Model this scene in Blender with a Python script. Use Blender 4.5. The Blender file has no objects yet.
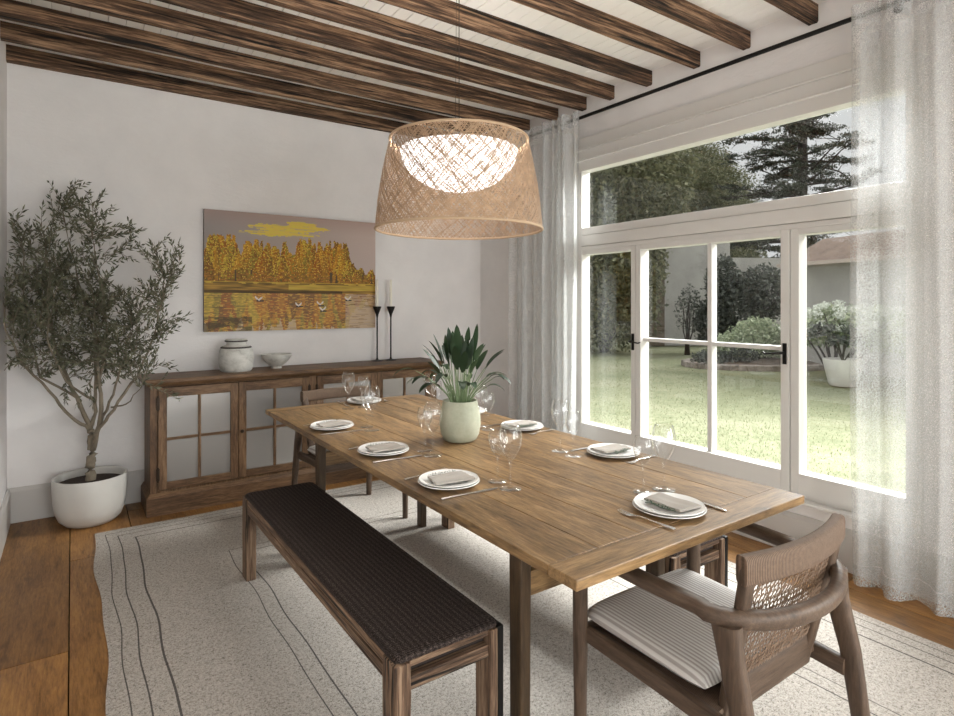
SKY, SUN, EXPO = 0.9, 1.7, 1.05
import bpy, math, random
from mathutils import Vector, Matrix, noise as mnoise
random.seed(7)
COL = bpy.context.scene.collection
PI = math.pi

# ------------------------------------------------------------------ node helpers
class NT:
    def __init__(s, name):
        s.m = bpy.data.materials.new(name); s.m.use_nodes = True
        s.t = s.m.node_tree; s.t.nodes.clear()
        s.out = s.t.nodes.new('ShaderNodeOutputMaterial')
    def n(s, typ, **kw):
        nd = s.t.nodes.new('ShaderNode' + typ)
        for k, v in kw.items():
            if k.startswith('i_'):
                key = k[2:].replace('_', ' ')
                nd.inputs[key].default_value = v
            else: setattr(nd, k, v)
        return nd
    def l(s, a, b): s.t.links.new(a, b)
    def surf(s, sh): s.l(sh, s.out.inputs['Surface']); return s.m
    def math(s, op, a, b=None, c=None, clamp=False):
        nd = s.t.nodes.new('ShaderNodeMath'); nd.operation = op; nd.use_clamp = clamp
        for i, v in enumerate((a, b, c)):
            if v is None: continue
            if isinstance(v, (int, float)): nd.inputs[i].default_value = v
            else: s.l(v, nd.inputs[i])
        return nd.outputs[0]
    def obj(s): return s.n('TexCoord').outputs['Object']
    def mapping(s, vec, scale=(1,1,1), loc=(0,0,0), rot=(0,0,0)):
        m = s.n('Mapping'); m.inputs['Scale'].default_value = scale
        m.inputs['Location'].default_value = loc; m.inputs['Rotation'].default_value = rot
        s.l(vec, m.inputs['Vector']); return m.outputs[0]
    def noise(s, vec, scale, detail=4, rough=.55, dist=0):
        n = s.n('TexNoise'); n.inputs['Scale'].default_value = scale
        n.inputs['Detail'].default_value = detail; n.inputs['Roughness'].default_value = rough
        n.inputs['Distortion'].default_value = dist
        s.l(vec, n.inputs['Vector']); return n.outputs[0]
    def ramp(s, fac, stops):
        r = s.n('ValToRGB'); e = r.color_ramp.elements
        while len(e) < len(stops): e.new(.5)
        for el, (p, c) in zip(e, stops):
            el.position = p; el.color = (*c, 1) if len(c) == 3 else c
        s.l(fac, r.inputs[0]); return r.outputs[0]
    def mixc(s, fac, a, b, blend='MIX'):
        m = s.n('Mix', data_type='RGBA', blend_type=blend)
        for sock, v in ((m.inputs[0], fac), (m.inputs[6], a), (m.inputs[7], b)):
            if isinstance(v, (int, float)): sock.default_value = v
            elif isinstance(v, tuple): sock.default_value = (*v, 1) if len(v) == 3 else v
            else: s.l(v, sock)
        return m.outputs[2]
    def bump(s, h, strength=.3, dist=.01):
        b = s.n('Bump'); b.inputs['Strength'].default_value = strength
        b.inputs['Distance'].default_value = dist; s.l(h, b.inputs['Height']); return b.outputs[0]
    def bsdf(s, col, rough=.5, metal=0, normal=None, spec=.5, **kw):
        p = s.n('BsdfPrincipled')
        if isinstance(col, tuple): p.inputs['Base Color'].default_value = (*col, 1)
        else: s.l(col, p.inputs['Base Color'])
        if isinstance(rough, (int, float)): p.inputs['Roughness'].default_value = rough
        else: s.l(rough, p.inputs['Roughness'])
        p.inputs['Metallic'].default_value = metal
        p.inputs['Specular IOR Level'].default_value = spec
        if normal is not None: s.l(normal, p.inputs['Normal'])
        for k, v in kw.items(): p.inputs[k.replace('_', ' ')].default_value = v
        return p.outputs[0]

def srgb(r, g, b):
    f = lambda c: (c/255/12.92) if c/255 <= .04045 else ((c/255+.055)/1.055)**2.4
    return (f(r), f(g), f(b))

def wood(name, dark, mid, light, axis, rough=.5, contrast=1.0, island=.16, crack=0.0, fine=1.0, bump=.25, spec=.35, coarse=1.0, stretch=1.0):
    t = NT(name); co = t.obj()
    geo = t.n('NewGeometry'); rnd = geo.outputs['Random Per Island']
    comb = t.n('CombineXYZ')
    for i in range(3): t.l(t.math('MULTIPLY', rnd, (13.7, 29.1, 7.3)[i]), comb.inputs[i])
    add = t.n('VectorMath', operation='ADD'); t.l(co, add.inputs[0]); t.l(comb.outputs[0], add.inputs[1])
    sc = [1, 1, 1]; s1 = list(sc); s2 = list(sc); s3 = list(sc)
    for i in range(3):
        s1[i] = 1.5*stretch if i == axis else 10*coarse
        s2[i] = 6.5*stretch if i == axis else 60*fine
        s3[i] = .6 if i == axis else 22
    v = add.outputs[0]
    n1 = t.noise(t.mapping(v, s1), 1.6, 8, .68, .7)
    n2 = t.noise(t.mapping(v, s2), 2.0, 5, .7, .3)
    n3 = t.noise(t.mapping(v, s3), 1.6, 3, .6, 1.2)
    f = t.math('ADD', t.math('MULTIPLY', n1, .52), t.math('MULTIPLY', n2, .48))
    w = .15/contrast
    c = t.ramp(f, [(.5-w, dark), (.5, mid), (.5+w, light)])
    br = t.math('ADD', t.math('MULTIPLY', rnd, 2*island), 1-island)
    bc = t.n('CombineXYZ')
    for i in range(3): t.l(br, bc.inputs[i])
    c = t.mixc(1.0, c, bc.outputs[0], 'MULTIPLY')
    h = f
    if crack > 0:
        k = t.ramp(n3, [(.36, (1,1,1)), (.43, (0,0,0))])
        c = t.mixc(t.math('MULTIPLY', k, crack), c, tuple(x*.12 for x in dark))
        h = t.math('SUBTRACT', f, t.math('MULTIPLY', k, .8))
    else:
        k = t.ramp(n3, [(.30, (1,1,1)), (.37, (0,0,0))])
        c = t.mixc(t.math('MULTIPLY', k, .35), c, tuple(x*.5 for x in dark))
    return t.surf(t.bsdf(c, rough, 0, t.bump(h, bump, .006), spec))

def simple(name, col, rough=.5, metal=0, bump=None, spec=.5, var=None, **kw):
    t = NT(name); c = col; nrm = None
    if bump or var:
        co = t.obj()
    if var:
        sc, amt = var
        nn = t.noise(co, sc, 5, .6)
        c = t.ramp(nn, [(.3, tuple(x*(1-amt) for x in col)), (.7, tuple(min(1, x*(1+amt)) for x in col))])
    if bump:
        nrm = t.bump(t.noise(co, bump[0], 6, .6), bump[1], bump[2])
    return t.surf(t.bsdf(c, rough, metal, nrm, spec, **kw))

# ------------------------------------------------------------------ mesh builder
class MB:
    def __init__(s): s.v = []; s.f = []
    def add(s, vs, fs):
        o = len(s.v); s.v += [tuple(p) for p in vs]; s.f += [tuple(o+i for i in f) for f in fs]; return s
    def box(s, x0, x1, y0, y1, z0, z1):
        vs = [(x, y, z) for z in (z0, z1) for y in (y0, y1) for x in (x0, x1)]
        return s.add(vs, [(0,2,3,1),(4,5,7,6),(0,1,5,4),(2,6,7,3),(0,4,6,2),(1,3,7,5)])
    def hexa(s, b, t):
        return s.add(list(b)+list(t), [(3,2,1,0),(4,5,6,7),(0,1,5,4),(1,2,6,5),(2,3,7,6),(3,0,4,7)])
    def lathe(s, prof, n=32, c=(0,0,0), caps=True):
        o = len(s.v); vs = []
        for r, z in prof:
            for i in range(n):
                a = 2*PI*i/n; vs.append((c[0]+r*math.cos(a), c[1]+r*math.sin(a), c[2]+z))
        fs = []
        for k in range(len(prof)-1):
            for i in range(n):
                j = (i+1) % n
                fs.append((k*n+i, k*n+j, (k+1)*n+j, (k+1)*n+i))
        if caps:
            if prof[0][0] > 1e-6: fs.append(tuple(reversed(range(n))))
            if prof[-1][0] > 1e-6: fs.append(tuple(range((len(prof)-1)*n, len(prof)*n)))
        return s.add(vs, fs)
    def sweep(s, path, ab, n=10, up=(0,0,1), sq=1.0, caps=True):
        path = [Vector(p) for p in path]; m = len(path)
        if not isinstance(ab, list): ab = [ab]*m
        vs = []; upv = Vector(up)
        for k, p in enumerate(path):
            t = (path[min(k+1, m-1)]-path[max(k-1, 0)]).normalized()
            u = upv if abs(t.dot(upv)) < .98 else Vector((0, 1, 0)) if abs(t.y) < .9 else Vector((1,0,0))
            side = t.cross(u).normalized(); w = side.cross(t).normalized()
            a, b = ab[k] if isinstance(ab[k], tuple) else (ab[k], ab[k])
            for i in range(n):
                q = 2*PI*(i+.5)/n; cx, cy = math.cos(q), math.sin(q)
                if sq != 1.0:
                    cx = math.copysign(abs(cx)**sq, cx); cy = math.copysign(abs(cy)**sq, cy)
                vs.append(p+side*(a*cx)+w*(b*cy))
        fs = [(k*n+i, k*n+(i+1) % n, (k+1)*n+(i+1) % n, (k+1)*n+i) for k in range(m-1) for i in range(n)]
        if caps: fs += [tuple(reversed(range(n))), tuple(range((m-1)*n, m*n))]
        return s.add(vs, fs)
    def grid(s, fn, nu, nv, closed_u=False):
        vs = [fn(i/nu, j/nv) for j in range(nv+1) for i in range(nu+1)]
        w = nu+1
        return s.add(vs, [(j*w+i, j*w+i+1, (j+1)*w+i+1, (j+1)*w+i) for j in range(nv) for i in range(nu)])
    def build(s, name, mat, parent=None, smooth=False, bev=0, seg=2, loc=None, subsurf=0, sharp=40):
        me = bpy.data.meshes.new(name); me.from_pydata(s.v, [], s.f); me.validate()
        me.update()
        if isinstance(mat, (list, tuple)):
            for m in mat: me.materials.append(m)
        else: me.materials.append(mat)
        if smooth:
            me.polygons.foreach_set('use_smooth', [True]*len(me.polygons))
            if sharp: me.set_sharp_from_angle(angle=math.radians(sharp))
        o = bpy.data.objects.new(name, me); COL.objects.link(o)
        if parent is not None: o.parent = parent
        if loc: o.location = loc
        if bev:
            b = o.modifiers.new('bev', 'BEVEL'); b.width = bev; b.segments = seg; b.limit_method = 'ANGLE'; b.angle_limit = math.radians(40)
        if subsurf:
            b = o.modifiers.new('sub', 'SUBSURF'); b.levels = b.render_levels = subsurf
        return o

def fix_normals(o):
    import bmesh
    bm = bmesh.new(); bm.from_mesh(o.data); bmesh.ops.recalc_face_normals(bm, faces=bm.faces); bm.to_mesh(o.data); bm.free()

def thing(name, label, cat, loc=(0,0,0), rz=0, group=None):
    o = bpy.data.objects.new(name, None); COL.objects.link(o)
    o.empty_display_size = .1; o.location = loc; o.rotation_euler = (0, 0, rz)
    tag(o, label, cat, group); return o
def tag(o, label=None, cat=None, group=None, kind=None):
    if label: o['label'] = label
    if cat: o['category'] = cat
    if group: o['group'] = group
    if kind: o['kind'] = kind
    return o
def struct(o, label=None):
    o['kind'] = 'structure'
    if label: o['label'] = label
    return o
def kids(o): return [c for c in list(bpy.data.objects) if c.parent == o]
def copy_tree(o, parent=None, ch=None):
    c = o.copy(); COL.objects.link(c)
    if parent is not None: c.parent = parent
    for k in kids(o):
        if k != c: copy_tree(k, c)
    return c
def dup(o, loc, rz, label, group=None):
    c = copy_tree(o); c.location = loc; c.rotation_euler = (0, 0, rz); c['label'] = label
    if group: c['group'] = group
    return c

H = 1.357          # eye height of the photographer
# ------------------------------------------------------------------ materials
M = {}
def plaster(name, col, amt=.04):
    t = NT(name); co = t.obj()
    n = t.noise(co, 3.5, 6, .6); n2 = t.noise(t.mapping(co, (1, 1, 2.2)), 14, 5, .65, .6)
    c = t.ramp(n, [(.3, tuple(x*(1-amt) for x in col)), (.7, tuple(x*(1+amt) for x in col))])
    return t.surf(t.bsdf(c, .9, 0, t.bump(t.math('ADD', n, n2), .22, .012), .15))
M['wall'] = plaster('wall_plaster', (.765, .74, .73))
M['trimw'] = simple('trim_paint', (.50, .475, .45), .45, bump=(40, .03, .003))
M['frame'] = simple('window_paint', (.62, .60, .575), .42)
M['board'] = simple('ceiling_board_paint', (.86, .85, .83), .55, bump=(25, .05, .003))
M['gap'] = simple('gap_dark', (.03, .02, .015), .9)
M['table'] = wood('oak_table', (.065, .035, .014), (.200, .119, .052), (.36, .225, .104), 1, .40, island=.14, contrast=1.15)
M['table_x'] = wood('oak_table_cross', (.065, .035, .014), (.200, .119, .052), (.36, .225, .104), 0, .40, island=.1, contrast=1.15)
M['table_leg'] = wood('oak_table_leg', (.028, .016, .008), (.060, .036, .018), (.10, .062, .032), 2, .5, island=.08)
for ax, nm in ((0, 'x'), (1, 'y'), (2, 'z')):
    M['chair_'+nm] = wood('chair_walnut_'+nm, (.036, .022, .014), (.085, .055, .037), (.145, .098, .066), ax, .5, island=.05, contrast=.9)
    M['side_'+nm] = wood('sideboard_oak_'+nm, (.038, .018, .008), (.135, .073, .035), (.26, .155, .082), ax, .5, island=.12)
    M['bench_'+nm] = wood('bench_barn_wood_'+nm, (.03, .016, .009), (.14, .082, .05), (.32, .215, .14), ax, .65, contrast=1.6, crack=.95, island=.2, bump=.5, stretch=.45)
M['beam'] = wood('old_beam_wood', (.012, .007, .004), (.09, .048, .027), (.30, .185, .11), 0, .75, contrast=1.75, crack=.97, island=.22, bump=.7, fine=.75, stretch=.3)
M['floor'] = wood('floor_oak', (.10, .044, .012), (.27, .13, .040), (.42, .22, .07), 1, .42, island=.24, contrast=.9, coarse=.7)

def rug_mat():
    t = NT('woven_rug'); co = t.obj(); sep = t.n('SeparateXYZ'); t.l(co, sep.inputs[0])
    x, y = sep.outputs[0], sep.outputs[1]
    wy = t.noise(t.mapping(co, (.05, 1, 1)), 1.5, 1, .5)
    wob = t.math('MULTIPLY', t.math('SUBTRACT', wy, .5), .06)
    dx0 = t.math('SUBTRACT', t.math('ADD', x, wob), RX0); dx1 = t.math('SUBTRACT', RX1, x)
    dx = t.math('MINIMUM', dx0, dx1)
    dy = t.math('MINIMUM', t.math('SUBTRACT', RY1, y), t.math('SUBTRACT', y, RY0))
    m = t.math('MINIMUM', dx, dy)
    line = None
    def L(src, d, w):
        return t.math('LESS_THAN', t.math('ABSOLUTE', t.math('SUBTRACT', src, d)), w)
    fs = [L(m, .055, .0022), L(m, .112, .0028), L(m, .19, .004)]
    mi = t.math('MINIMUM', t.math('SUBTRACT', dx, .595), t.math('SUBTRACT', dy, .69))
    fs += [L(mi, 0, .0022), L(mi, .065, .0030)]
    for f in fs: line = f if line is None else t.math('MAXIMUM', line, f)
    g = t.noise(co, 260, 2, .8); g2 = t.noise(co, 90, 3, .7)
    gg = t.math('ADD', t.math('MULTIPLY', g, .6), t.math('MULTIPLY', g2, .4))
    c = t.ramp(gg, [(.37, (.13, .115, .10)), (.46, (.42, .385, .345)), (.62, (.62, .58, .535))])
    c = t.mixc(t.math('MULTIPLY', line, .85), c, (.055, .05, .048))
    return t.surf(t.bsdf(c, .95, 0, t.bump(gg, .6, .006), .1))
RX0, RX1, RY0, RY1 = .105, 2.82, -1.1, 4.076
M['rug'] = rug_mat()

def glassy(name, tint, rough=.0, ior=1.45, boost=1.0, body=None):
    t = NT(name)
    tr = t.n('BsdfTransparent'); tr.inputs[0].default_value = (*tint, 1)
    gl = t.n('BsdfGlossy'); gl.inputs['Roughness'].default_value = rough; gl.inputs[0].default_value = (1,1,1,1)
    lw = t.n('LayerWeight'); lw.inputs[0].default_value = .5
    f0 = ((ior-1)/(ior+1))**2
    fr = t.math('ADD', t.math('MULTIPLY', t.math('POWER', lw.outputs['Facing'], 5.0), 1-f0), f0)
    mx = t.n('MixShader'); t.l(t.math('MULTIPLY', fr, boost, clamp=True), mx.inputs[0])
    t.l(tr.outputs[0], mx.inputs[1]); t.l(gl.outputs[0], mx.inputs[2])
    return t.surf(mx.outputs[0])
M['pane'] = glassy('window_glass', (.93, .94, .93), 0, 1.5)
M['wine'] = glassy('wine_glass_glass', (.982, .984, .984), .01, 1.42, 1.35)

def sheer(name, opacity, col):
    t = NT(name); co = t.obj()
    g = t.noise(co, 170, 2, .8)
    tr = t.n('BsdfTransparent'); df = t.n('BsdfDiffuse'); tl = t.n('BsdfTranslucent')
    df.inputs[0].default_value = (*col, 1); tl.inputs[0].default_value = (*col, 1)
    a = t.n('MixShader'); a.inputs[0].default_value = .08; t.l(df.outputs[0], a.inputs[1]); t.l(tl.outputs[0], a.inputs[2])
    mx = t.n('MixShader')
    t.l(t.math('ADD', t.math('MULTIPLY', t.math('SUBTRACT', g, .5), 1.2), opacity, clamp=True), mx.inputs[0])
    t.l(tr.outputs[0], mx.inputs[1]); t.l(a.outputs[0], mx.inputs[2])
    return t.surf(mx.outputs[0])
M['sheer'] = sheer('sheer_curtain', .31, (.66, .67, .665))
M['sheer2'] = sheer('sheer_curtain_lining', .31, (.74, .75, .745))

M['black'] = simple('black_iron', (.012, .011, .010), .45, .6)
M['bronze'] = simple('dark_bronze', (.045, .03, .02), .45, .7)
M['white_ceramic'] = simple('white_matte_ceramic', (.56, .545, .515), .38, var=(6, .04))
M['plate'] = simple('white_plate_glaze', (.78, .77, .75), .22)
M['steel'] = simple('polished_steel', (.72, .70, .67), .22, 1.0)
M['napkin'] = simple('linen_napkin', (.36, .33, .295), .95, bump=(220, .3, .002))
M['herb'] = simple('rosemary_green', (.055, .085, .05), .7, var=(60, .4))
M['candle'] = simple('wax_candle', (.80, .76, .66), .5)
M['soil'] = simple('potting_soil', (.035, .02, .013), .95, bump=(60, .9, .02))
M['bark'] = simple('olive_bark', (.20, .165, .12), .9, bump=(35, .6, .01), var=(20, .25))
def leafm(name, c1, c2, rough=.5, tl=.25):
    t = NT(name); geo = t.n('NewGeometry')
    c = t.ramp(geo.outputs['Random Per Island'], [(0, c1), (1, c2)])
    b = t.bsdf(c, rough, 0, None, .4); tr = t.n('BsdfTranslucent'); t.l(c, tr.inputs[0])
    m = t.n('MixShader'); m.inputs[0].default_value = tl; t.l(b, m.inputs[1]); t.l(tr.outputs[0], m.inputs[2])
    return t.surf(m.outputs[0])
M['olive'] = leafm('olive_leaf', (.060, .064, .036), (.20, .20, .13), .55)
M['lily'] = leafm('lily_leaf', (.010, .024, .010), (.024, .052, .020), .5, .10)
M['lilystem'] = simple('lily_stem', (.16, .22, .11), .5)
def pot_mat():
    t = NT('celadon_pot'); co = t.obj()
    n = t.noise(co, 9, 6, .7); n2 = t.noise(co, 60, 4, .7)
    c = t.ramp(n, [(.3, (.33, .345, .26)), (.55, (.43, .44, .34)), (.75, (.50, .51, .42))])
    return t.surf(t.bsdf(c, .6, 0, t.bump(n2, .15, .004), .3))
M['celadon'] = pot_mat()
def aged():
    t = NT('aged_white_stoneware'); co = t.obj()
    n = t.noise(t.mapping(co, (1, 1, 1.6)), 11, 7, .7, .5)
    c = t.ramp(n, [(.30, (.26, .25, .225)), (.44, (.50, .49, .455)), (.62, (.62, .61, .575))])
    return t.surf(t.bsdf(c, .7, 0, t.bump(n, .3, .01), .3))
M['aged'] = aged()
def benchpad():
    t = NT('woven_bench_pad'); co = t.obj()
    w = t.n('TexWave', wave_type='BANDS', bands_direction='X'); w.inputs['Scale'].default_value = 17
    w.inputs['Distortion'].default_value = .6; w.inputs['Detail'].default_value = 2; w.inputs['Detail Scale'].default_value = 4
    t.l(co, w.inputs['Vector'])
    g = t.noise(co, 300, 3, .8)
    w2 = t.n('TexWave', wave_type='BANDS', bands_direction='Y'); w2.inputs['Scale'].default_value = 45; t.l(co, w2.inputs['Vector'])
    f = t.math('ADD', t.math('MULTIPLY', w.outputs[1], .07), t.math('ADD', t.math('MULTIPLY', g, .85), t.math('MULTIPLY', w2.outputs[1], .08)))
    c = t.ramp(f, [(.40, (.008, .006, .005)), (.53, (.042, .030, .026)), (.66, (.15, .118, .105))])
    return t.surf(t.bsdf(c, .9, 0, t.bump(f, .7, .006), .2))
M['pad'] = benchpad()
def stripes():
    t = NT('striped_cushion'); co = t.obj()
    w = t.n('TexWave', wave_type='BANDS', bands_direction='X'); w.inputs['Scale'].default_value = 25
    t.l(co, w.inputs['Vector'])
    g = t.noise(co, 250, 2, .8)
    c = t.ramp(w.outputs[1], [(.25, (.40, .37, .35)), (.6, (.68, .66, .64))])
    c = t.mixc(t.math('MULTIPLY', g, .25), c, (.45, .42, .39))
    return t.surf(t.bsdf(c, .9, 0, t.bump(w.outputs[1], .35, .004), .15))
M['stripe'] = stripes()
M['cane'] = simple('cane_cord', (.20, .13, .085), .7)
M['cane_light'] = simple('cane_cord_pale', (.42, .33, .26), .7)
def roped():
    t = NT('wound_cord'); co = t.obj()
    w = t.n('TexWave', wave_type='BANDS', bands_direction='X'); w.inputs['Scale'].default_value = 66; t.l(co, w.inputs['Vector'])
    n = t.noise(co, 120, 3, .7)
    c = t.ramp(t.math('ADD', t.math('MULTIPLY', w.outputs[1], .5), t.math('MULTIPLY', n, .5)), [(.25, (.07, .045, .03)), (.75, (.20, .135, .095))])
    return t.surf(t.bsdf(c, .7, 0, t.bump(w.outputs[1], .35, .003), .3))
M['rope'] = roped()
M['straw'] = simple('woven_abaca', (.40, .27, .17), .8, var=(30, .25))
M['straw_rim'] = simple('abaca_rim', (.46, .33, .215), .8)
def domem():
    t = NT('lit_white_cord'); 
    e = t.n('Emission'); e.inputs[0].default_value = (1, .93, .90, 1); e.inputs[1].default_value = 1.7
    return t.surf(e.outputs[0])
M['dome'] = domem()
def panem():
    t = NT('cabinet_glass'); co = t.obj()
    g = t.bsdf((.38, .365, .35), .22, .55, None, .6)
    return t.surf(g)
M['cabpane'] = panem()
# ------------------------------------------------------------------ room shell
WX, BY, LX, RY, CZ = 3.23, 4.60, -.33, -3.2, 2.93      # window wall, back wall, left wall, rear wall, ceiling
# floor of wide boards
m = MB(); rnd = random.Random(3)
k = -2
while True:
    x0 = -.01+.305*k
    if x0 > WX+.2: break
    y = RY-.2-rnd.random()*1.5; first = True
    cuts = {-1: 2.777, 0: 3.74}.get(k)
    ys = []
    yy = (cuts if cuts else 1.2+rnd.random()*2.0)
    a = yy
    while a > RY-.2: ys.append(a); a -= 1.7+rnd.random()*.6
    ys.append(RY-.2); a = yy
    while a < BY+.1: a += 1.7+rnd.random()*.6; ys.append(min(a, BY+.1))
    ys = sorted(set(ys))
    for ya, yb in zip(ys[:-1], ys[1:]):
        m.box(max(x0, LX-.1)+.0022, min(x0+.305, WX+.1)-.0022, ya+.0028, yb-.0028, -.03, 0)
    k += 1
m.v = [(min(max(x, LX-.1), WX+.1), min(max(y, RY-.1), BY+.1), z) for x, y, z in m.v]
fl = m.build('floor', M['floor'], bev=.0012, seg=1); struct(fl, 'wide golden brown oak floorboards')
sub = MB().box(LX-.1, WX+.1, RY-.1, BY+.1, -.12, -.031).build('floor_base', M['gap']); struct(sub)

m = MB(); x = LX-.1
while x < WX+.15:
    m.box(x+.0016, x+.085-.0016, RY, BY+.05, CZ, CZ+.02); x += .085
c = m.build('ceiling', M['board'], bev=.002, seg=1); struct(c, 'white painted ceiling boards')
struct(MB().box(LX-.2, WX+.3, RY-.2, BY+.2, CZ+.021, CZ+.12).build('ceiling_top', simple('board_gap', (.62, .61, .60), .9)))

struct(MB().box(LX-.15, WX+.3, BY, BY+.15, -.1, CZ+.05).build('wall_back', M['wall']), 'pale plaster back wall')
struct(MB().box(LX-.15, LX, RY-.15, BY, -.1, CZ+.05).build('wall_left', M['wall']), 'pale plaster wall at the room edge')
# window wall with two openings, the second unseen and added for light: [y0,y1,z0,z1]
op1 = (1.04, 3.29, .30, 2.613); op2 = (-2.75, -.45, .30, 2.613)
def wall_x(name, x0, x1, y0, y1, z0, z1, ops):
    m = MB(); ys = y0
    for (a, b, c_, d) in sorted(ops):
        m.box(x0, x1, ys, a, z0, z1); m.box(x0, x1, a, b, z0, c_); m.box(x0, x1, a, b, d, z1); ys = b
    m.box(x0, x1, ys, y1, z0, z1)
    return m.build(name, M['wall'])
struct(wall_x('wall_right', WX, WX+.10, RY-.15, BY, -.1, CZ+.05, [op1, op2]), 'pale plaster window wall')
# unseen rear wall with a wide glazed opening added to admit light
m = MB(); m.box(LX, .0, RY-.15, RY, -.1, CZ+.05); m.box(2.9, WX, RY-.15, RY, -.1, CZ+.05); m.box(0, 2.9, RY-.15, RY, 2.5, CZ+.05); m.box(0, 2.9, RY-.15, RY, -.1, .1)
struct(m.build('wall_rear', M['wall']), 'plaster wall behind the photographer')
# baseboards
def base(name, pts):
    m = MB()
    for (x0, x1, y0, y1, ax) in pts:
        m.box(x0, x1, y0, y1, 0, .195)
        if ax == 'y': m.hexa([(x0, y0, .195), (x1, y0, .195), (x1, y1, .195), (x0, y1, .195)], [(x0, y0+(y1-y0)*.55, .215), (x1, y0+(y1-y0)*.55, .215), (x1, y1, .215), (x0, y1, .215)])
        if ax == 'r': m.hexa([(x0, y0, .195), (x1, y0, .195), (x1, y1, .195), (x0, y1, .195)], [(x0+(x1-x0)*.55, y0, .215), (x1, y0, .215), (x1, y1, .215), (x0+(x1-x0)*.55, y1, .215)])
        if ax == 'l': m.hexa([(x0, y0, .195), (x1, y0, .195), (x1, y1, .195), (x0, y1, .195)], [(x0, y0, .215), (x1-(x1-x0)*.55, y0, .215), (x1-(x1-x0)*.55, y1, .215), (x0, y1, .215)])
    return struct(m.build(name, M['trimw'], bev=.002))
base('baseboard_back', [(LX, WX, BY-.02, BY, 'y')])
base('baseboard_left', [(LX, LX+.02, RY, BY-.02, 'l')])
base('baseboard_right', [(WX-.02, WX, RY, BY-.02, 'r')])

# ------------------------------------------------------------------ ceiling beams
rb = random.Random(11)
def beam(y0, idx):
    m = MB(); n = 120; w = .052; hh = CZ-2.834; L0, L1 = LX, WX
    vs = []; prof = 10
    for i in range(n+1):
        x = L0+(L1-L0)*i/n
        j1 = .006*mnoise.noise(Vector((x*1.3, idx*7.1, 0))); j2 = .004*mnoise.noise(Vector((x*3, idx*3.3, 5)))
        y1 = y0+w
        ya = y0+j1; yb = y1+j2; zb = 2.834+.5*j1
        zt = CZ
        ring = [(ya, zt), (ya, zt-hh*.33), (ya+.0035*mnoise.noise(Vector((x*9, idx, 2))), zb+hh*.36), (ya, zb+hh*.1), (ya+.006, zb), (ya+.5*w, zb+.002), (yb-.006, zb), (yb, zb+hh*.1), (yb, zb+hh*.5), (yb, zt)]
        vs += [(x, a, b) for a, b in ring]
    fs = [(i*prof+k, i*prof+(k+1) % prof, (i+1)*prof+(k+1) % prof, (i+1)*prof+k) for i in range(n) for k in range(prof)]
    fs += [tuple(range(prof)), tuple(reversed(range(n*prof, (n+1)*prof)))]
    m.add(vs, fs)
    o = m.build('ceiling_beam', M['beam']); fix_normals(o)
    return o
beam_y = [1.13, 1.5025, 1.875, 2.204, 2.575, 2.905, 3.19, 3.50, 3.86, 4.185, 4.548]
beam_y = [-2.3, -1.85, -1.4, -.95, -.5, 0.0, .4, .77]+beam_y
for i, y in enumerate(beam_y):
    struct(beam(y, i), 'dark weathered wooden ceiling beam')

# ------------------------------------------------------------------ windows
XG = WX+.055
def ring(m, y0, y1, z0, z1, t, x0, x1):
    m.box(x0, x1, y0, y0+t, z0, z1); m.box(x0, x1, y1-t, y1, z0, z1)
    m.box(x0, x1, y0+t, y1-t, z0, z0+t); m.box(x0, x1, y0+t, y1-t, z1-t, z1)
gy0, gy1 = 1.110, 3.237
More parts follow.
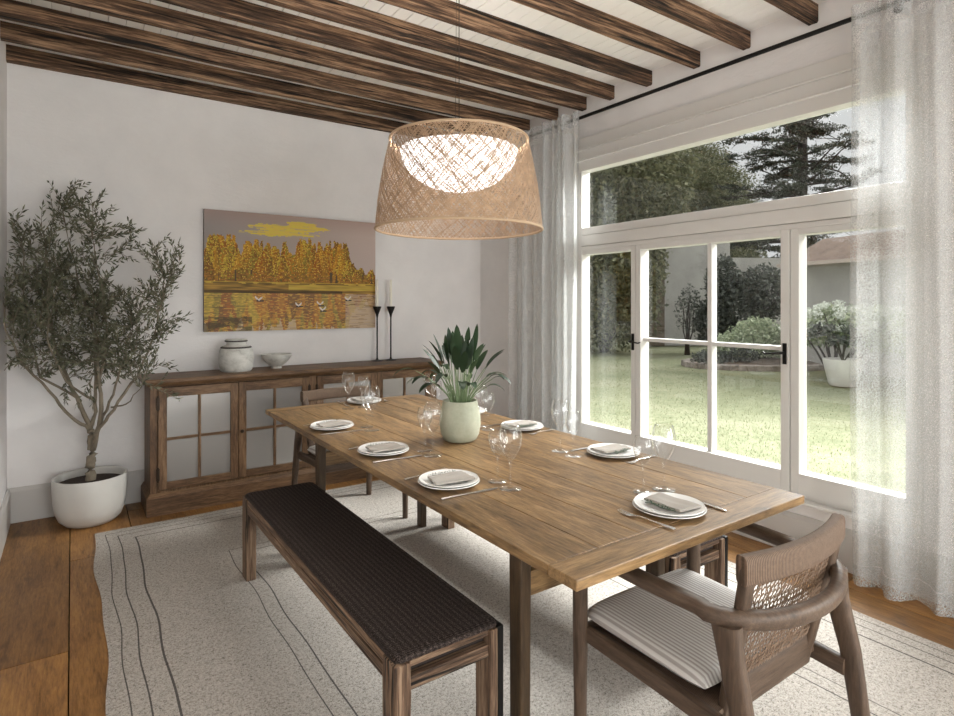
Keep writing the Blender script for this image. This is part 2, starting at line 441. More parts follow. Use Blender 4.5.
# window_1: upper transom light with the header boards and fixed posts
def window_set(dy, n0, full):
    w1 = bpy.data.objects.new('window_%d' % n0, None); COL.objects.link(w1); struct(w1, 'wide transom window over the garden doors'); w1.location = (WX, gy0+dy, .30)
    ox, oy, oz = WX, gy0+dy, .30
    def B(m, x0, x1, y0, y1, z0, z1): m.box(x0-ox, x1-ox, y0+dy-oy, y1+dy-oy, z0-oz, z1-oz)
    m = MB()
    B(m, WX-.030, WX+.085, 1.04, 3.29, 2.530, 2.613)      # head casing, stepping back
    B(m, WX-.022, WX+.085, 1.04, 3.29, 2.449, 2.530)
    B(m, WX-.010, WX+.085, 1.04, 3.29, 2.368, 2.449)
    B(m, WX-.044, WX-.01, 1.04, 3.29, 2.520, 2.534)
    B(m, WX-.034, WX-.005, 1.04, 3.29, 2.442, 2.453)
    B(m, WX-.005, WX+.085, 1.04, gy0, .30, 2.368); B(m, WX-.005, WX+.085, gy1, 3.29, .30, 2.368)
    B(m, WX-.004, WX+.085, gy0, gy1, 1.875, 1.933)
    B(m, WX-.016, WX+.085, gy0, gy1, 1.792, 1.872)
    B(m, WX-.004, WX+.085, gy0, gy1, 1.760, 1.790)
    B(m, WX-.055, WX+.085, 1.04, 3.29, .285, .302)        # sill ledge
    m.build('window_frame', M['frame'], w1, bev=.003)
    g = MB(); B(g, XG, XG+.006, gy0-.01, gy1+.01, 1.92, 2.38); g.build('glass_pane', M['pane'], w1)
    specs = [(2.64, gy1, 2.757, 'far side garden window sash'), (1.638, 2.694, None, 'central garden window with four panes'), (gy0, 1.632, None, 'side garden window sash by the curtain')]
    panes = [(2.757, gy1), (1.700, 2.67), (gy0, 1.6025)]
    outs = [(2.715, gy1), (1.652, 2.711), (gy0, 1.648)]
    for i in range(3):
        w = bpy.data.objects.new('window_%d' % (n0+1+i), None); COL.objects.link(w); struct(w, specs[i][3]); w.location = (WX, panes[i][0]+dy, .30)
        ox, oy, oz = WX, panes[i][0]+dy, .30
        def B(m, x0, x1, y0, y1, z0, z1): m.box(x0-ox, x1-ox, y0+dy-oy, y1+dy-oy, z0-oz, z1-oz)
        (p0, p1), (o0, o1) = panes[i], outs[i]
        m = MB(); X0, X1 = WX-.002-.004*(i == 1), WX+.084
        B(m, X0, X1, o0, p0 if p0 > o0 else p0+.0005, .302, 1.760) if p0 > o0 else None
        B(m, X0, X1, p1, o1, .302, 1.760) if o1 > p1 else None
        B(m, X0, X1, p0, p1, .302, .435); B(m, X0, X1, p0, p1, 1.727, 1.760)
        if i == 1:
            B(m, WX+.02, WX+.075, 2.141, 2.171, .435, 1.727)
            B(m, WX+.022, WX+.073, p0, 2.141, 1.092, 1.116); B(m, WX+.022, WX+.073, 2.171, p1, 1.092, 1.116)
        m.build('window_frame', M['frame'], w, bev=.0025)
        g = MB(); B(g, XG, XG+.006, p0-.008, p1+.008, .427, 1.735); g.build('glass_pane', M['pane'], w)
        if full and i in (0, 1):
            # black lever handle on its plate
            hy, hz, d = ((2.738, 1.085, -1), (1.676, 1.078, 1))[i]
            h = MB(); h.box(X0-.006-ox, X0-ox, hy-.011-oy, hy+.011-oy, hz-.058-oz, hz+.058-oz)
            h.sweep([(X0-.004-ox, hy-oy, hz+.005-oz), (X0-.045-ox, hy-oy, hz+.005-oz), (X0-.05-ox, hy+d*.012-oy, hz+.005-oz), (X0-.05-ox, hy+d*.05-oy, hz+.0-oz), (X0-.048-ox, hy+d*.085-oy, hz-.003-oz), (X0-.046-ox, hy+d*.1-oy, hz+.004-oz)], [.008, .008, .0075, .006, .005, .006], 8)
            h.build('handle', M['black'], w, bev=.002)
window_set(0, 1, True)
window_set(op2[0]-op1[0]+.04, 5, False)  # unseen second set, added so more light enters behind the camera
w = struct(MB().box(0, .05, RY-.12, RY-.05, .1, 2.5).box(2.85, 2.9, RY-.12, RY-.05, .1, 2.5).box(.05, 2.85, RY-.12, RY-.05, 2.44, 2.5).box(.05, 2.85, RY-.12, RY-.05, .1, .16).box(1.42, 1.48, RY-.12, RY-.05, .16, 2.44).build('window_9', M['frame']), 'wide unseen window added behind the photographer for light')  # made-up rear window, out of view, lets fill light in
MB().box(.05, 2.85, RY-.088, RY-.082, .16, 2.44).build('glass_pane', M['pane'], w)

# ------------------------------------------------------------------ curtain rod and sheer curtains
XC = 3.115; ZR = 2.755
t = thing('curtain_rod', 'thin black curtain rod running above the garden window', 'curtain rod', (XC+.04, 1.5, ZR))
MB().sweep([(0, -1.9, 0), (0, 3.02, 0)], .0125, 12).build('rod', M['black'], t, smooth=True)
for y in (-1.85, -.36, 2.98):
    b = MB(); b.sweep([(0, y, 0), (WX-XC-.04, y, 0)], .007, 8); b.lathe([(.02, 0), (.02, .006)], 16)
    n = len(b.v)-32
    b.v[n:] = [(WX-XC-.046+z, y+x, yy) for x, yy, z in b.v[n:]]
    b.build('bracket', M['black'], t, smooth=True)
def curtain(y0, y1, label, seed, waves, dy_top=0, ztop=2.785):
    rr = random.Random(seed); L = y1-y0
    ph = [rr.random()*6 for _ in range(4)]
    t = thing('sheer_curtain', label, 'curtain', (XC-.02, y0, 0), group=None)
    def off(s, z, amp=1.0):
        k = waves; q = s+.35*math.sin(s*9+ph[0])/k
        top = z/ztop
        a = (.042-.018*top)
        return amp*(a*math.sin(2*PI*k*q+ph[1])+.014*math.sin(2*PI*k*.47*s+ph[2]+z*.5)+.006*math.sin(2*PI*k*2.1*s+ph[3]))
    def yy(s, z): return s*L+(dy_top*(z/ztop))*(1-s)+.008*math.sin(z*2+s*12)
    N = int(waves*16)
    MB().grid(lambda u, v: (off(u, v*ztop), yy(u, .012+v*(ztop-.012)), .012+v*(ztop-.012)), N, 24).build('sheer_panel', M['sheer'], t, smooth=True, sharp=0)
    e = .045/L
    MB().grid(lambda u, v: (off(e+u*(1-2*e), .1+v*(ztop-.24))+.004, yy(e+u*(1-2*e), .11+v*(ztop-.25)), .11+v*(ztop-.25)), N, 24).build('lining_panel', M['sheer2'], t, smooth=True, sharp=0)
    # gathered heading tape
    def hd(u, v):
        z = ztop-.10+v*.10
        return (off(u, z)-.003+.006*math.sin(2*PI*waves*2*u), yy(u, z), z)
    MB().grid(hd, N*2, 4).build('heading_tape', M['sheer'], t, smooth=True, sharp=0)
    MB().grid(lambda u, v: (off(u, .1)-.002, yy(u, .1), .012+v*.095), N, 2).build('hem', M['sheer'], t, smooth=True, sharp=0)
    return t
curtain(3.13, 3.92, 'sheer white curtain hanging between the garden window and the wall corner', 5, 8)
curtain(-.30, 1.30, 'sheer white curtain hanging behind the near woven-back armchair', 9, 11)
kk = kids([o for o in bpy.data.objects if o.name.startswith('sheer_curtain.')][0]) if False else None
# ------------------------------------------------------------------ rug
m = MB(); NX, NY = 60, 260
def rugx(u, y):
    wob = .010*math.sin(y*4.6+1)+.005*math.sin(y*10.1+.4)
    return (RX0+wob)*(1-u)+(RX1+.4*wob)*u
TZ = .009
vs = [(rugx(i/NX, RY0+(RY1-RY0)*j/NY), RY0+(RY1-RY0)*j/NY+.003*math.sin(i*.5), TZ) for j in range(NY+1) for i in range(NX+1)]
W = NX+1
fs = [(j*W+i, j*W+i+1, (j+1)*W+i+1, (j+1)*W+i) for j in range(NY) for i in range(NX)]
o0 = len(vs); vs2 = [(x, y, .0005) for x, y, z in vs]
bound = [i for i in range(W)]+[j*W+NX for j in range(1, NY+1)]+[NY*W+i for i in range(NX-1, -1, -1)]+[j*W for j in range(NY-1, 0, -1)]
for a, b in zip(bound, bound[1:]+bound[:1]): fs.append((a, a+0, b, b) if False else (b, a, a+o0, b+o0))
m.add(vs+vs2, fs)
rug = m.build('area_rug', M['rug']); tag(rug, 'pale grey woven area rug with thin dark border lines under the dining table', 'rug')

# ------------------------------------------------------------------ dining table
TX0, TX1, TY0, TY1, TT = .906, 1.901, .925, 3.425, .75
t = thing('dining_table', 'long brown oak plank dining table set for eight on the pale rug', 'table', ((TX0+TX1)/2, (TY0+TY1)/2, 0))
cx, cy = (TX0+TX1)/2, (TY0+TY1)/2
m = MB(); eb = .095; th = .026
nb = 6; wds = [.168, .158, .172, .16, .17, .167]; s = sum(wds); x = TX0
for w_ in wds:
    w_ = w_*(TX1-TX0)/s; m.box(x-cx+.0008, x+w_-cx-.0008, TY0+eb-cy, TY1-eb-cy, TT-th, TT); x += w_
m.build('tabletop', M['table'], t, bev=.0018)
m = MB(); m.box(TX0-cx, TX1-cx, TY0-cy, TY0+eb-.0015-cy, TT-th, TT)
m.build('end_board', M['table_x'], t, bev=.003)
m = MB(); m.box(TX0-cx, TX1-cx, TY1-eb+.0015-cy, TY1-cy, TT-th, TT)
m.build('end_board', M['table_x'], t, bev=.003)
lx0, lx1, ly0, ly1 = 1.110, 1.738, 1.373, 3.092
for lx in (lx0, lx1):
    for ly in (ly0, ly1):
        m = MB(); a, b = .0215, .030; c_, d = .0195, .027; x, y = lx-cx, ly-cy; z1 = TT-th
        m.hexa([(x-c_, y-d, TZ), (x+c_, y-d, TZ), (x+c_, y+d, TZ), (x-c_, y+d, TZ)], [(x-a, y-b, z1), (x+a, y-b, z1), (x+a, y+b, z1), (x-a, y+b, z1)])
        m.build('leg', M['table_leg'], t, bev=.006)
for ly in (ly0, ly1):
    m = MB(); m.box(lx0+.0195-cx, lx1-.0195-cx, ly-cy-.014, ly-cy+.014, .47, .545)
    m.build('cross_rail', M['table_x'], t, bev=.004)
m = MB(); m.box(-.03, .03, ly0+.015-cy, ly1-.015-cy, .655, z1)
m.build('stretcher', M['table'], t, bev=.004)

# ------------------------------------------------------------------ benches
def bench(label, loc):
    t = thing('bench', label, 'bench', loc, group='rustic benches along the table')
    w, L, h = .355, 1.66, .405
    lw, ll = .048, .078
    for sx in (-1, 1):
        for sy in (-1, 1):
            m = MB(); x0 = sx*w/2-(.020 if sx > 0 else 0); x1 = sx*(w/2-lw); y0 = sy*L/2; y1 = sy*(L/2-ll)
            n = 14; vs = []
            for k in range(n+1):
                z = TZ+(h-TZ)*k/n; j = .0022*mnoise.noise(Vector((sx*3, sy*5, z*14))); j2 = .0022*mnoise.noise(Vector((sx*3, sy*5+9, z*11)))
                vs += [(min(x0, x1)+j, min(y0, y1)+j2, z), (max(x0, x1)+j2, min(y0, y1)+j, z), (max(x0, x1)+j, max(y0, y1)-j2, z), (min(x0, x1)-j2, max(y0, y1)+j, z)]
            fs = [(k*4+i, k*4+(i+1) % 4, k*4+4+(i+1) % 4, k*4+4+i) for k in range(n) for i in range(4)]+[(3, 2, 1, 0), (n*4, n*4+1, n*4+2, n*4+3)]
            m.add(vs, fs); m.build('leg', M['bench_z'], t, bev=.004)
    for sx in (-1, 1):
        m = MB(); xa, xb = sorted((sx*(w/2-(.0205 if sx > 0 else .006)), sx*(w/2-.034)))
        m.box(xa, xb, -L/2+ll, L/2-ll, .335, .372); m.box(xa+.002, xb-.002, -L/2+ll, L/2-ll, .374, .400)
        m.build('side_rail', M['bench_y'], t, bev=.003)
    for sy in (-1, 1):
        m = MB(); ya, yb = sorted((sy*(L/2-.008), sy*(L/2-.036)))
        m.box(-w/2+lw, w/2-lw, ya, yb, .325, .362); m.box(-w/2+lw, w/2-lw, ya, yb, .388, .404)
        m.build('end_rail', M['bench_x'], t, bev=.003)
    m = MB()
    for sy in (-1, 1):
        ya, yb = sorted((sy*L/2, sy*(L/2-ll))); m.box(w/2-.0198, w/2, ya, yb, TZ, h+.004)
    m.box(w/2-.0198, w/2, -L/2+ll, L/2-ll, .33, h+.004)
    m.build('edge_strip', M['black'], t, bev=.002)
    MB().box(-w/2+.036, w/2-.036, -L/2+.037, L/2-.037, .335, .386).build('seat_deck', M['gap'], t)  # dark inner panel added: colours the slot between end rails as deep shade
    # upholstered pad
    m = MB(); n = 8; zb = .398
    def pad(hw, hl, r, z): 
        pts = []
        for q in range(4):
            cx_, cy_ = ((hw-r), (hl-r)); sx, sy = ((1, 1), (-1, 1), (-1, -1), (1, -1))[q]
            for k in range(7):
                a = q*PI/2+k/6*PI/2
                pts.append((sx*cx_+r*math.cos(a), sy*cy_+r*math.sin(a), z))
        return pts
    rings = [pad(w/2-.05, L/2-.045, .02, zb-.035), pad(w/2-.05, L/2-.045, .022, zb+.006), pad(w/2-.007, L/2-.010, .022, zb+.0065), pad(w/2-.006, L/2-.008, .024, zb+.013), pad(w/2-.011, L/2-.013, .024, zb+.021), pad(w/2-.03, L/2-.032, .02, zb+.025)]
    N = len(rings[0]); vs = sum(rings, [])
    fs = [(k*N+i, k*N+(i+1) % N, (k+1)*N+(i+1) % N, (k+1)*N+i) for k in range(5) for i in range(N)]+[tuple(reversed(range(N))), tuple(range(5*N, 6*N))]
    m.add(vs, fs); m.build('seat_pad', M['pad'], t, smooth=True)
    return t
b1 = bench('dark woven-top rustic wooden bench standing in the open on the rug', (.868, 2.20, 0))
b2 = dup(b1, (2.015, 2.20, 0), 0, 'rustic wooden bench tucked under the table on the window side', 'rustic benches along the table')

# ------------------------------------------------------------------ armchairs
def armchair(label, loc, rz):
    t = thing('armchair', label, 'chair', loc, rz, group='cane-back armchairs at the table ends')
    for sx in (-1, 1):
        m = MB(); m.sweep([(sx*.268, .262, TZ+.0006), (sx*.268, .262, .22), (sx*.268, .262, .42), (sx*.268, .262, .640)], [(.0165, .0165), (.019, .019), (.022, .022), (.022, .022)], 16)
        m.build('front_leg', M['chair_z'], t, smooth=True)
        m = MB(); m.sweep([(sx*.268, -.285, TZ+.004), (sx*.262, -.262, .2), (sx*.256, -.232, .42), (sx*.252, -.200, .55), (sx*.254, -.188, .628)],
                          [(.016, .019), (.018, .022), (.019, .026), (.020, .030), (.021, .036)], 16, up=(0, 1, 0), sq=.75)
        m.build('rear_leg', M['chair_z'], t, smooth=True)
        m = MB(); m.sweep([(sx*.250, .262, .405), (sx*.246, 0, .392), (sx*.243, -.225, .375)], (.015, .024), 12, sq=.5)
        m.build('side_rail', M['chair_y'], t, smooth=True)
    m = MB(); m.sweep([(-.25, .262, .40), (.25, .262, .40)], (.014, .022), 12, sq=.5); m.build('front_rail', M['chair_x'], t, smooth=True)
    # bent arm rail
    path = []; ab = []
    for sgn in (-1, 1):
        pts = []
        for k in range(9):
            q = k/8; pts.append((sgn*(.262+.012*math.sin(q*PI)), .295-.42*q, .655-.010*q, .027-.003*q, .0155+.003*q))
        for k in range(1, 11):
            a = k/10*PI/2
            pts.append((sgn*(.272*math.cos(a)), -.125-.150*math.sin(a), .645-.012*math.sin(a), .024-.006*math.sin(a), .0185+.0035*math.sin(a)))
        if sgn == -1: path += pts
        else: path += list(reversed(pts))[1:]
    m = MB(); m.sweep([p[:3] for p in path], [(p[3], p[4]) for p in path], 16, sq=.75)
    m.build('arm_rail', M['chair_y'], t, smooth=True)
    # seat deck and striped cushion
    m = MB(); m.hexa([(-.235, -.15, .385), (.235, -.15, .385), (.24, .25, .402), (-.24, .25, .402)], [(-.235, -.15, .396), (.235, -.15, .396), (.24, .25, .413), (-.24, .25, .413)])
    m.build('seat_deck', M['rope'], t)
    def cush(u, v, top):
        x = (u*2-1); y = (v*2-1)
        ex = 1-abs(x)**7; ey = 1-abs(y)**7
        d = max(0, ex*ey)**.32
        hw = .236+.008*v; X = x*hw*(1-.03*abs(y)**6); Y = .082+y*.205*(1-.03*abs(x)**6)
        zc = .418+.012*v
        zc += .010
        return (X, Y, zc+(.030*d if top else -.022*d)+.004)
    m = MB(); m.grid(lambda u, v: cush(u, v, True), 28, 28); m.grid(lambda u, v: cush(1-u, v, False), 28, 28)
    m.build('seat_cushion', M['stripe'], t, smooth=True, sharp=70)
    # cane backrest: frame + curved top + lattice
    def bk(x, z, dy=0):                      # point on the leaning, slightly hollow back
        f = (z-.42)/.37
        return (x, -.150-.072*f-.035*f*(1-(x/.22)**2)-dy, z)
    for sx in (-1, 1):
        m = MB(); m.sweep([bk(sx*(.190+.026*((z-.42)/.37)), z) for z in (.365, .45, .55, .65, .74, .768)], [(.018, .013), (.02, .014), (.021, .0145), (.021, .0145), (.021, .0145), (.018, .012)], 14, up=(0, 1, 0), sq=.6)
        m.build('back_post', M['chair_z'], t, smooth=True)
    m = MB(); m.sweep([bk(-.232+.464*k/16, .752) for k in range(17)], (.0175, .034), 16, sq=.45); m.build('top_rail', M['rope'], t, smooth=True)
    m = MB(); m.sweep([bk(-.185+.37*k/12, .412) for k in range(13)], (.013, .044), 14, sq=.5); m.build('lower_rail', M['chair_x'], t, smooth=True)
    m = MB(); nv, nh = 26, 16
    def hw(z): return .172+.026*((z-.42)/.37)
    for i in range(nv):
        s = (i+.5)/nv*2-1
        m.sweep([bk(s*hw(z), z, .0015*(-1)**k) for k, z in enumerate([.455+.265*q/12 for q in range(13)])], (.0015, .0012), 4)
    for j in range(nh):
        z = .462+(.245)*j/(nh-1)
        m.sweep([bk(-hw(z)+2*hw(z)*q/52, z+.0046*(-1)**q, .001) for q in range(53)], (.0012, .0017), 4)
    for j in range(-8, 22, 3):               # diagonal weave
        for d in (-1, 1):
            pts = []
            for q in range(13):
                z = .456+.252*q/12; s = (j/11.-.2+(z-.456)*2.7*d+(.9 if d < 0 else 0))
                s = s*1.0-.6
                if -1 <= s <= 1: pts.append(bk(s*hw(z), z, .001*d))
            if len(pts) > 1: m.sweep(pts, (.0015, .0015), 4)
    m.build('cane_panel', M['cane'], t)
    return t
ac = armchair('cane-back armchair with striped cushion at the near table end by the sheer curtain', (1.475, .955, 0), 0)
a2 = dup(ac, (1.45, 3.53, 0), PI, 'cane-back armchair at the far table end in front of the sideboard', 'cane-back armchairs at the table ends')

# ------------------------------------------------------------------ sideboard
SX0, SX1, SF = .385, 2.545, 4.212
t = thing('sideboard', 'long brown oak sideboard with four glazed doors against the back wall', 'sideboard', ((SX0+SX1)/2, (SF+BY-.022)/2, 0))
ox, oy = t.location.x, t.location.y; YB = BY-.022
def S(m, x0, x1, y0, y1, z0, z1): return m.box(x0-ox, x1-ox, y0-oy, y1-oy, z0, z1)
def SH(m, x0, x1, y0, z0, dx, dy, z1):
    return m.hexa([(x0-ox, y0-oy, z0), (x1-ox, y0-oy, z0), (x1-ox, YB-oy, z0), (x0-ox, YB-oy, z0)], [(x0+dx-ox, y0+dy-oy, z1), (x1-dx-ox, y0+dy-oy, z1), (x1-dx-ox, YB-oy, z1), (x0+dx-ox, YB-oy, z1)])
bx0, bx1, bf = SX0+.022, SX1-.022, SF+.022
m = MB(); S(m, bx0, bx1, bf+.02, YB, .10, .81)
# face frame stiles/rails
for a, b in ((bx0, .450), (1.433, 1.489), (2.467, bx1)): S(m, a, b, bf, bf+.03, .12, .83)
S(m, .450, 1.433, bf+.001, bf+.03, .12, .152); S(m, 1.489, 2.467, bf+.001, bf+.03, .12, .152)
S(m, .450, 1.433, bf+.001, bf+.03, .816, .83); S(m, 1.489, 2.467, bf+.001, bf+.03, .816, .83)
m.build('cabinet_body', M['side_z'], t, bev=.002)
m = MB(); S(m, SX0, SX1, SF, YB, 0, .112); SH(m, SX0, SX1, SF, .112, .018, .018, .138)
m.build('plinth', M['side_x'], t, bev=.002)
m = MB(); S(m, SX0-.022, SX1+.022, SF-.025, YB, .847, .872); SH(m, SX0+.012, SX1-.012, SF+.010, .822, -.024, -.024, .846)
m.build('top_board', M['side_x'], t, bev=.004)
doors = [(.4525, .9385, -1), (.9415, 1.4305, 1), (1.4915, 1.9725, -1), (1.9755, 2.4645, 1)]
for (x0, x1, hs) in doors:
    d = bpy.data.objects.new('door', None); COL.objects.link(d); d.parent = t
    zt, zb = .813, .157; fw = .05; f0, f1 = bf-.008, bf+.018
    d.location = (x0-ox, f0-oy, zb)
    def D(m, a, b, y0, y1, c_, e): return m.box(a-x0, b-x0, y0-f0, y1-f0, c_-zb, e-zb)
    for sa, sb_ in ((x0, x0+fw), (x1-fw, x1)):
        m = MB(); D(m, sa, sb_, f0, f1, zb, zt); m.build('door_stile', M['side_z'], d, bev=.002)
    m = MB(); D(m, x0+fw, x1-fw, f0, f1, zb, zb+fw-.003); m.build('door_rail', M['side_x'], d, bev=.002)
    m = MB(); D(m, x0+fw, x1-fw, f0, f1, zt-fw-.012, zt); m.build('door_rail', M['side_x'], d, bev=.002)
    mid = (zb+fw+zt-fw-.012)/2; xm = (x0+x1)/2
    m = MB(); D(m, x0+fw, x1-fw, f0+.005, f1, mid-.009, mid+.009)
    m.build('glazing_bar', M['side_x'], d, bev=.002)
    m = MB(); D(m, xm-.009, xm+.009, f0+.004, f1, zb+fw-.003, zt-fw-.012); m.build('glazing_bar', M['side_z'], d, bev=.002)
    m = MB(); D(m, x0+fw, x1-fw, f0+.013, f0+.017, zb+fw-.003, zt-fw-.012); m.build('door_glass', M['cabpane'], d)
    if hs == 1:
        m = MB(); m.lathe([(.004, 0), (.004, .012), (.011, .018), (.0125, .024), (.008, .030), (0, .031)], 16)
        m.v = [(x+.018, -z, y+mid-zb) for x, y, z in m.v]; m.build('knob', M['bronze'], d, smooth=True)
    for zz in (zb+.10, zt-.10):
        m = MB(); xx = (x0-.002) if hs == -1 else (x1+.002)
        D(m, xx-.005, xx+.005, f0-.006, f0+.004, zz-.048, zz+.048); D(m, xx-.010, xx+.010, f0-.003, f0+.004, zz-.040, zz+.040)
        m.build('hinge', M['bronze'], d, bev=.002)

# ------------------------------------------------------------------ objects on the sideboard
SZ = .872
t = thing('stoneware_jar', 'squat weathered white stoneware jar standing on the sideboard under the painting', 'jar', (.962, 4.40, SZ))
MB().lathe([(.095, 0), (.106, .01), (.115, .05), (.117, .10), (.112, .145), (.100, .168), (.088, .178), (.070, .186), (.064, .195), (.064, .208), (.072, .212), (.074, .222), (.070, .228), (.060, .226), (.056, .215), (.056, .19), (.04, .05), (0, .03)], 48).build('jar_body', M['aged'], t, smooth=True)
MB().lathe([(.1005, .165), (.104, .168), (.1035, .173), (.095, .1765)], 48, caps=False).build('dark_band', simple('dark_glaze', (.04, .03, .025), .6), t, smooth=True)
MB().lathe([(.0715, .210), (.0765, .213), (.0765, .219), (.073, .221)], 48, caps=False).build('mouth_band', simple('dark_glaze_rim', (.05, .04, .035), .6), t, smooth=True)
t = thing('footed_bowl', 'small white stone bowl on the sideboard beside the weathered jar', 'bowl', (1.252, 4.43, SZ))
MB().lathe([(.038, 0), (.036, .014), (.05, .024), (.082, .052), (.104, .083), (.113, .105), (.109, .106), (.098, .084), (.07, .052), (.03, .032), (0, .03)], 44).build('bowl_body', M['aged'], t, smooth=True)
def stick(x, label):
    t = thing('candlestick', label, 'candlestick', (x, 4.50, SZ), group='pair of black candlesticks on the sideboard')
    MB().lathe([(.048, 0), (.048, .004), (.03, .007), (.010, .012), (.0065, .03), (.0062, .20), (.0065, .36), (.012, .39), (.024, .420), (.035, .448), (.035, .456), (.018, .457), (.013, .44), (0, .44)], 24).build('stand', M['black'], t, smooth=True)
    return t
s1 = stick(2.102, 'tall slim black candlestick on the sideboard, the one next to the painting')
s2 = dup(s1, (2.228, 4.50, SZ), 0, 'tall slim black candlestick on the sideboard, the one further from the painting', 'pair of black candlesticks on the sideboard')
for x, lab in ((2.102, 'white taper candle in the candlestick beside the painting'), (2.228, 'white taper candle in the candlestick by the wall corner side')):
    c = MB().lathe([(.0115, 0), (.0115, .15), (.010, .235), (.004, .243), (0, .244)], 16).build('taper_candle', M['candle'], smooth=True, loc=(x, 4.50, SZ+.4405)); tag(c, lab, 'candle', 'white taper candles')

# ------------------------------------------------------------------ landscape painting (every patch of colour a facet of paint)
PX0, PX1, PZ0, PZ1 = .779, 2.115, 1.148, 2.035
t = thing('canvas_picture', 'wide canvas painting of golden autumn trees mirrored in a lake', 'painting', ((PX0+PX1)/2, BY, (PZ0+PZ1)/2))
pw, ph_ = PX1-PX0, PZ1-PZ0
MB().box(-pw/2, pw/2, -.036, -.004, -ph_/2, ph_/2).build('canvas_stretcher', simple('canvas_edge', (.16, .12, .09), .8), t, bev=.001)
rp = random.Random(21)
def vn(x, y, s=0): return mnoise.noise(Vector((x, y, s)))*.5+.5
trees = []
prof_ = [(0, .76), (.05, .80), (.17, .81), (.19, .66), (.22, .79), (.29, .80), (.31, .74), (.45, .77), (.475, .68), (.49, .80), (.60, .83), (.72, .80), (.80, .80), (.835, .63), (.86, .57), (1.0, .555)]
def topv(u):
    for (a, b), (c_, d) in zip(prof_[:-1], prof_[1:]):
        if a <= u <= c_: return b+(d-b)*(u-a)/(c_-a)
    return .55
for i in range(120):
    u = (i+rp.random())/120; h = topv(u)-rp.random()**1.5*.16
    trees.append((u, h, .018+rp.random()*.024, rp.random()))
trees.sort(key=lambda q: -q[1])
gold = [(.55, .22, .015), (.62, .32, .02), (.40, .12, .01), (.60, .42, .04), (.26, .10, .012), (.36, .27, .03)]
def mixt(a, b, f): f = max(0, min(1, f)); return tuple(x+(y-x)*f for x, y in zip(a, b))
def top_tree(u, v):
    hit = None
    for (tu, h, w, r) in trees:
        hh = h-.41; q = (v-.41)/hh
        if q < 0 or q > 1.05: continue
        ww = w*(1.0-.75*max(0, q-.35)/.65)*(.8+.5*vn(u*60, v*40, r*9))
        if abs(u-tu+.010*(vn(v*30, r*50)-.5)) < ww and q < .96+.09*vn(u*90, r*20): hit = (tu, q, r, (u-tu)/max(ww, 1e-3))
    return hit
def paint(u, v):
    sky = mixt(mixt((.26, .235, .22), (.30, .26, .25), v), mixt((.40, .34, .33), (.52, .41, .36), v), u)
    sky = mixt(sky, (.36, .24, .21), max(0, (v-.86)*4))
    if v > .40:
        c = sky
        # yellow cloud streaks
        for (cu, cv, cw, ch) in ((.44, .885, .22, .030), (.36, .835, .19, .022), (.52, .93, .10, .025), (.55, .90, .18, .018), (.42, .86, .14, .03), (.33, .90, .08, .015), (.47, .84, .16, .02)):
            d = ((u-cu)/cw)**2+((v-cv+.012*(vn(u*25, v*10)-.5))/ch)**2
            if d < .85+1.3*(vn(u*40, v*60, 3)-.5): c = mixt(c, mixt((.66, .58, .07), (.70, .46, .12), vn(u*30, v*80)), 1.0 if vn(u*9, v*75, 51) > .42 else .35)
        hit = top_tree(u, v)
        if hit:
            g = gold[int((hit[2]*6.1+vn(u*70, v*55, 5)*3)) % 6]
            c = mixt(g, (.14, .09, .02), .95*vn(u*130, v*70, hit[2]*7)+.25*hit[3]-.12)
            c = mixt(c, (.10, .05, .012), max(0, .75-(v-.41)*2.4)*vn(u*45, v*20, 33))
            if vn(u*160, v*120, 8) > .66: c = mixt(c, (.85, .55, .10), .7)
        if .41 < v < .49+.04*vn(u*14, 3):
            k = vn(u*70, v*60, 11)
            if k > .42+1.6*(v-.41): c = mixt((.10, .08, .02), (.48, .19, .03), vn(u*50, v*80, 4)*1.3-.2)
            if vn(u*60, v*5, 15) > .72: c = (.09, .06, .03)
        if v < .415:
            c = mixt((.55, .38, .06), (.30, .18, .03), vn(u*18, v*90, 2)*1.6-.4)
        if v < .408 and vn(u*16, v*60, 7) > .45: c = mixt(c, (.10, .06, .02), .8)
        return c
    if v > .32:
        k = vn(u*12, v*70, 31)
        c = mixt((.42, .24, .05), (.11, .07, .02), k*1.8-.4)
        if u > .45 and v > .35: c = mixt(c, (.60, .44, .07), vn(u*9, v*50, 4))
        if v < .345 and u < .78: c = mixt(c, (.03, .02, .015), .75)
        return c
    # water: mirrored trees stretched and streaked
    vv = .43+(.31-v)*1.05; du = .012*(vn(u*8, v*90, 6)-.5)
    hit = top_tree(min(.999, max(0, u+du)), min(.99, vv))
    w = mixt((.38, .30, .27), (.50, .40, .34), u)
    if hit:
        g = gold[int(hit[2]*5.9)]
        c = mixt(mixt(g, (.09, .07, .03), .35+.9*(vn(u*60, v*110, 9)-.5)), w, .12)
        if vn(u*40, v*130, 19) > .6: c = mixt(c, (.72, .44, .09), .55)
    else: c = mixt(w, (.55, .38, .12), vn(u*25, v*110, 13)*.9)
    if vn(u*7, v*120, 23) > .66: c = mixt(c, (.13, .09, .05), .55)
    if u > .80: c = mixt(c, (.48, .36, .27) if vn(u*10, v*90, 29) > .4 else (.20, .13, .09), .55)
    if u < .25 and v < .12 and vn(u*12, v*30, 40) > .45: c = mixt(c, (.07, .055, .03), .7)
    if .02 < u < .22 and abs(v-(.05+.2*u)) < .03: c = mixt(c, (.06, .045, .025), .6)
    for (bu, bv) in ((.285, .265), (.51, .215), (.64, .225), (.655, .175), (.815, .27)):
        a, b = u-bu, v-bv
        if abs(a) < .020 and abs(b-abs(a)*1.3+.004) < .008: return (.62, .58, .54)
        if abs(a-.006) < .02 and abs(b+.012) < .006: return (.05, .04, .04)
    return c
